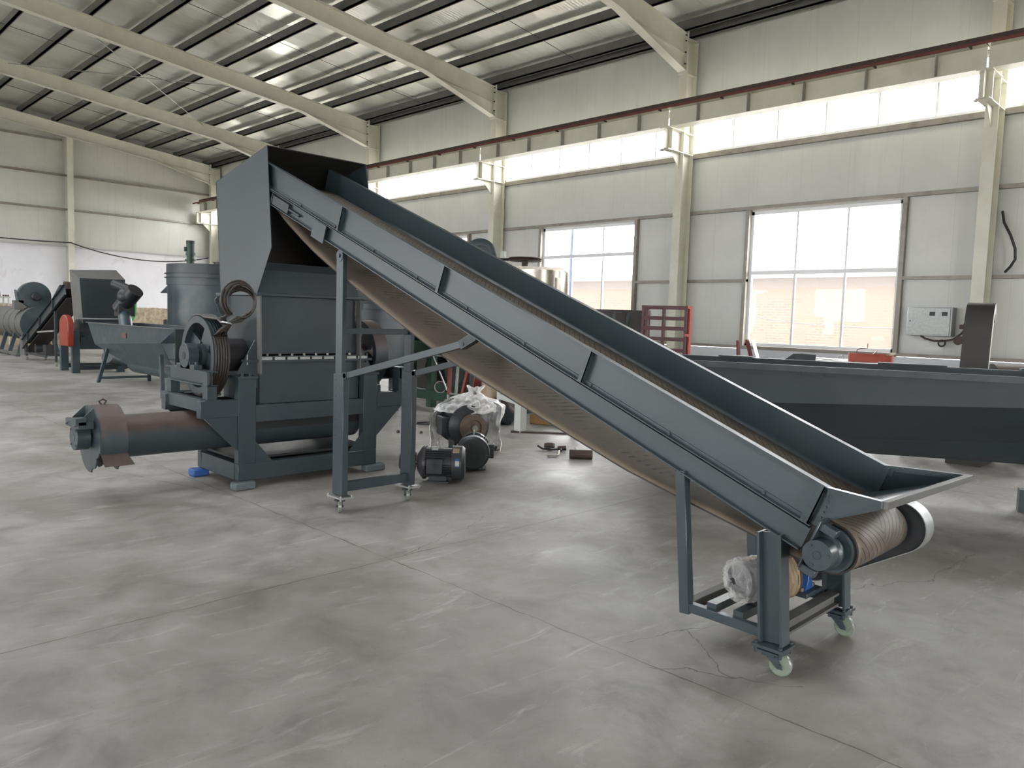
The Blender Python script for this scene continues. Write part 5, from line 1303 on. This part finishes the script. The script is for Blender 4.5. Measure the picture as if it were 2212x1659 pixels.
# drum separator with fan
dm = thing('drum_washer', 'long teal-grey horizontal drum machine on legs at the left picture edge', 'machine', (6.3, 28.5, 0))
m = MB(); m.ring((6.28, 26.35, .97), (0, 1, 0), [(0, 0), (0, .50), (4.6, .50), (4.6, 0)], 40); m.build('drum', M['dusty'], dm)
m = MB(); m.ring((6.28, 26.30, .97), (0, 1, 0), [(0, 0), (0, .51), (.05, .51), (.05, 0)], 40); m.cyl((6.28, 26.2, .97), (6.28, 26.32, .97), .17, 20); m.build('end_cover', M['paint_teal'], dm)
m = MB()
for y in (27.0, 27.7, 28.4): m.ring((6.28, y, .97), (0, 1, 0), [(0, .50), (.02, .515), (.04, .50)], 40)
m.build('drum_seam', M['paint_dark'], dm)
for y in (26.45, 27.5, 28.6, 30.4):
    for x, b in ((5.92, 5.72), (6.62, 6.82)):
        m = MB(); m.bar((x, y, .70), (b, y, 0), .10, .10, up=(0, 1, 0)); m.build('leg', M['paint_teal'], dm)
m = MB(); m.bar((5.74, 26.4, .07), (5.74, 31.0, .07), .1, .08); m.build('base_rail', M['dusty'], dm); m = MB(); m.bar((6.8, 26.4, .07), (6.8, 31.0, .07), .1, .08); m.build('base_rail', M['dusty'], dm)
fn = thing('fan_blower', 'teal-grey snail-shell fan blower mounted above the far drum machine', 'fan', (6.3, 26.9, 1.4))
fcx = Vector((6.30, 26.75, 1.79)); pts = []
for k in range(25):
    a = -PI * .5 + 1.55 * PI * k / 24 ; r = .40 + .06 * k / 24; pts.append((fcx.x + r * math.cos(a), 26.75, fcx.z + r * math.sin(a)))
pts += [(5.80, 26.75, 1.98), (5.84, 26.75, 1.62)]
m = MB(); m.prism(pts, (0, .30, 0)); m.build('scroll', M['paint_teal'], fn, bevel=.01)
m = MB(); m.ring(fcx + Vector((.0, -.01, -.0)), (0, -1, 0), [(0, .13), (.06, .13), (.10, .10), (.16, .10), (.16, 0)], 24); m.build('hub', M['black'], fn)
m = MB(); m.box((6.12, 26.78, 1.40), (6.48, 27.02, 1.50)); m.build('pedestal', M['paint_teal'], fn)
m = MB(); m.box((5.74, 26.75, 1.38), (5.98, 27.05, 1.66)); m.build('outlet_box', M['dusty'], fn)
bt = thing('brown_chute', 'brown rusty inclined screw chute leaning up behind the far conveyor', 'chute', (7.4, 27.6, 0))
m = MB(); m.bar((7.05, 28.6, .9), (7.0, 26.2, 2.0), .35, .38, up=(0, .4, 1)); m.build('chute_body', M['rusty'], bt)
m = MB(); m.cyl((7.0, 26.15, 2.0), (7.0, 26.1, 2.25), .12, 16); m.build('pipe_stub', M['brown'], bt)
for y, z in ((28.3, .85), (26.6, 1.6)):
    m = MB(); m.box((6.98, y, 0), (7.06, y + .08, z)); m.build('leg', M['brown'], bt)
gb2 = thing('green_bin', 'bright green steel bin showing behind the far crusher hopper', 'bin', (8.0, 23.9, 0))
m = MB(); m.prism([(7.35, 23.9, .9), (7.95, 23.9, .9), (8.20, 23.9, 1.32), (8.24, 23.9, 2.10), (7.35, 23.9, 2.06)], (0, .8, 0)); m.build('bin_body', M['bright_green'], gb2)
m = MB(); m.box((7.3, 23.87, 2.07), (8.28, 24.73, 2.13)); m.build('bin_rim', M['bright_green'], gb2)
for x in (7.45, 7.9):
    m = MB(); m.box((x, 24.0, 0), (x + .08, 24.08, .92)); m.build('leg', M['green'], gb2)
st = thing('steel_shelf', 'pale steel rack table with parts on it at the far left edge', 'table', (6.3, 32.4, 0))
m = MB(); m.box((5.6, 32.0, 1.76), (6.75, 32.9, 1.80)); m.build('table_top', M['white'], st)
for x in (5.65, 6.68):
    for y in (32.05, 32.8):
        m = MB(); m.box((x, y, 0), (x + .04, y + .04, 1.76)); m.build('leg', M['white'], st)
m = MB(); m.prism([(6.0, 32.2, 1.801), (6.50, 32.2, 1.801), (6.48, 32.2, 1.98), (6.2, 32.2, 2.12), (6.0, 32.2, 2.10)], (0, .4, 0)); tag(m.build('cardboard_box', M['kraft']), 'battered brown box on the pale rack table at the far left', 'box')
for k in range(3):
    m = MB(); m.cyl((6.56 + k * .07, 32.1, 1.805), (6.56 + k * .07, 32.1, 1.86), .03, 10); tag(m.build('metal_cup', M['brown']), 'small brown metal cup standing on the pale rack table', 'cup', 'metal cups on the far rack table')
# scrap heap pieces at the foot of the gable wall
rs = random.Random(11)
for k in range(9):
    x = 8.6 + k * .42; y = 26.6 + rs.uniform(-.8, .8); h = rs.uniform(.9, 1.25); w = rs.uniform(.12, .3)
    m = MB(); m.prism([(x, y, 0), (x + w, y, 0), (x + w * rs.uniform(.6, 1.1), y, h), (x + .05, y, h * rs.uniform(.85, 1))], (0, .5, 0))
    tag(m.build('scrap_piece', M[('brown', 'white', 'dark_in', 'rusty')[k % 4]]), 'odd piece of scrap heaped before the gable wall behind the hopper trough', 'scrap', 'scrap pieces by the gable wall')
# green machine frame, seen under the conveyor
gf = thing('green_machine', 'dark green steel machine frame with round green drum, seen under the conveyor belt', 'machine', (8.9, 10.2, 0))
def gbar(a, b, w, h, nm='frame_beam', mt='green', up=(0, 0, 1)):
    m = MB(); m.bar(a, b, w, h, up=up); m.build(nm, M[mt], gf)
gbar((8.36, 11.2, .22), (8.25, 8.45, .22), .1, .16); gbar((9.3, 11.4, .22), (9.2, 8.6, .22), .1, .16)
gbar((8.50, 11.4, 1.02), (8.4, 8.6, 1.0), .1, .16); gbar((9.3, 11.4, 1.02), (9.2, 8.6, 1.0), .1, .14)
for x, y in ((8.46, 11.0), (8.40, 10.35), (8.35, 8.7), (9.25, 11.0), (9.2, 8.8)): gbar((x, y, 0), (x, y, .98), .13, .13, 'post', up=(1, 0, 0))
m = MB(); m.cyl((8.75, 11.3, 1.36), (8.75, 10.4, 1.36), .24, 32); m.build('drum', M['green'], gf)
m = MB(); m.ring((8.75, 10.9, 1.36), (0, 1, 0), [(-.06, .245), (-.06, .26), (.06, .26), (.06, .245)], 32, close=True); m.build('drum_band', M['black'], gf)
m = MB(); m.cyl((8.8, 10.75, .62), (8.8, 10.2, .62), .24, 24); m.build('motor_body', M['black'], gf)
m = MB(); m.box((8.45, 10.4, 1.07), (9.1, 11.4, 1.12)); m.build('deck', M['green'], gf)
rc = thing('red_cart', 'red steel cart frame with thin wheel under the conveyor, by the green machine', 'cart', (8.4, 9.6, 0))
for a, b in (((8.02, 9.43, .31), (8.10, 9.51, .97)), ((7.98, 9.07, .31), (8.06, 8.95, .97))):
    m = MB(); m.bar(a, b, .05, .05, up=(1, 0, 0)); m.build('upright', M['red'], rc)
m = MB(); m.bar((8.02, 8.80, .31), (8.02, 8.70, .97), .02, .16, up=(1, 0, 0)); m.build('side_panel', M['red'], rc)
m = MB(); m.ring((8.04, 9.68, .41), (.7, .7, 0), [(0, .085), (0, .10), (.012, .10), (.012, .085)], 24, close=True); m.build('wheel', M['steel'], rc)
m = MB(); m.tube([(8.05, 9.9, .92), (8.05, 9.6, .92), (8.06, 9.48, .82)], .012, 6); m.tube([(8.02, 9.45, .33), (8.0, 8.8, .33)], .012, 6); m.tube([(8.02, 9.45, .33), (8.05, 9.9, .92)], .012, 6); m.bar((8.02, 9.45, 0), (8.02, 9.45, .33), .03, .03); m.bar((8.0, 8.85, 0), (8.0, 8.85, .33), .03, .03); m.build('handle', M['galv'], rc)
m = MB(); m.bar((7.90, 9.15, .0), (8.20, 9.42, 1.0), .035, .035, up=(1, 0, 0)); tag(m.build('leaning_bar', M['nylon']), 'grey-green steel bar leaning against the green machine frame', 'bar')
m = MB(); m.cyl((8.9, 9.7, .45), (9.0, 8.9, .45), .04, 12); tag(m.build('white_pipe', M['white']), 'white pipe lying inside the green machine frame', 'pipe')
for k, (x, y, z, r, mt, lab) in enumerate(((8.08, 8.42, .36, .24, 'kraft', 'crumpled mottled sack heaped beside the green machine frame'), (7.92, 8.08, .22, .20, 'rusty', 'brown sack slumped behind the film-covered motor'))):
    m = MB(); m.sphere((x, y, z), r, 22, (1, 1, 1.2))
    for i, p in enumerate(m.v): m.v[i] = p + (p - Vector((x, y, z))).normalized() * (noise.noise(p * 9) * .07 + noise.noise(p * 23) * .03)
    for i, p in enumerate(m.v): m.v[i] = Vector((p.x, p.y, max(p.z, .0)))
    tag(m.build('sack', M[mt], smooth=60), lab, 'sack')
# white stand with a plank, and small things on the floor
m = MB(); m.box((10.3, 12.9, 0), (12.4, 13.5, 1.5)); m.box((10.25, 12.85, 1.5), (12.45, 13.55, 1.54)); tag(m.build('steel_cabinet', M['dark_in'], bevel=.01), 'dark steel cabinet in the shade behind the green machine frame', 'cabinet')
m = MB(); m.box((9.75, 10.9, 0), (10.4, 11.7, 1.15)); tag(m.build('steel_crate', M['paint_dark'], bevel=.01), 'dark steel crate between the green machine frame and the cabinet', 'crate')
ws = thing('steel_stand', 'whitish welded steel stand with square legs behind the sagging belt', 'stand', (7.9, 7.8, 0))
for x, y, hh, w in ((7.78, 8.02, .60, .05), (7.55, 7.35, .40, .12), (8.55, 7.75, .55, .06), (8.3, 7.0, .42, .08)):
    m = MB(); m.box((x - w / 2, y - w / 2, 0), (x + w / 2, y + w / 2, hh)); m.build('leg', M['white'], ws)
m = MB(); m.bar((7.78, 8.02, .42), (7.6, 7.3, .38), .05, .06); m.bar((7.78, 8.02, .42), (8.55, 7.75, .42), .05, .06); m.bar((7.55, 7.35, .38), (8.3, 7.0, .38), .05, .06); m.build('top_rail', M['white'], ws)
m = MB(); m.bar((7.44, 7.42, .012), (8.2, 6.65, .012), .10, .022); tag(m.build('flat_bar', M['brown']), 'rusty flat bar lying on the floor in front of the whitish stand', 'bar')
m = MB(); m.bar((8.35, 7.9, .075), (8.75, 7.0, .075), .15, .15); tag(m.build('yellow_channel', M['yellow'], bevel=.01), 'ochre yellow steel channel lying behind the whitish stand', 'channel')
m = MB(); m.cyl((8.35, 8.30, .09), (8.45, 8.20, .09), .09, 20); tag(m.build('small_wheel', M['rubber_dark']), 'small dark wheel lying behind the whitish stand', 'wheel')
hm = thing('pipe_hammer', 'dark rusty cylinder head with a bare steel handle lying on the floor', 'hammer', (6.65, 5.52, 0))
m = MB(); m.cyl((6.57, 5.60, .053), (6.75, 5.42, .053), .052, 24); m.build('head', M['brown'], hm)
m = MB(); m.cyl((6.66, 5.53, .06), (7.05, 5.92, .03), .012, 10); m.build('handle', M['white'], hm)
sh = thing('pipe_shackle', 'heap of dark bent clamps and hooks on the floor left of the hammer', 'clamp', (6.75, 5.95, 0))
m = MB(); m.ring((6.78, 6.10, .06), (.3, .3, 1), [(-.02, .05), (-.02, .065), (.02, .065), (.02, .05)], 18, close=True); m.cyl((6.84, 6.02, .03), (6.90, 5.94, .04), .03, 12); m.build('clamp_ring', M['brown'], sh)
m = MB(); m.tube([(6.70, 6.22, .05), (6.72, 6.16, .02), (6.76, 6.05, .02), (6.80, 5.93, .04), (6.74, 5.88, .03)], .012, 6); m.build('hook', M['black'], sh)
m = MB(); m.tube([(6.42, 5.80, .015), (6.50, 5.75, .012), (6.56, 5.76, .02), (6.64, 5.82, .05)], .012, 6); m.build('lever', M['steel'], sh)
m = MB(); m.bar((6.92, 8.62, .02), (6.98, 8.5, .02), .02, .03); m.cyl((6.85, 8.75, .02), (6.98, 8.62, .03), .012, 6); m.tube([(6.8, 8.7, .012), (6.9, 8.55, .015), (6.95, 8.45, .015)], .01, 5); tag(m.build('bolt_scrap', M['black']), 'few dark bolts lying on the floor left of the film-covered motor', 'bolts')
m = MB(); m.sphere((6.12, 8.22, .015), .025, 8); tag(m.build('dirt_clod', M['brown']), 'small dark clod on the floor right of the crusher bracket', 'clod')
m = MB(); m.sphere((6.35, 8.02, .012), .022, 8); tag(m.build('dirt_clod', M['brown']), 'small dark clod on the floor behind the far conveyor post', 'clod')
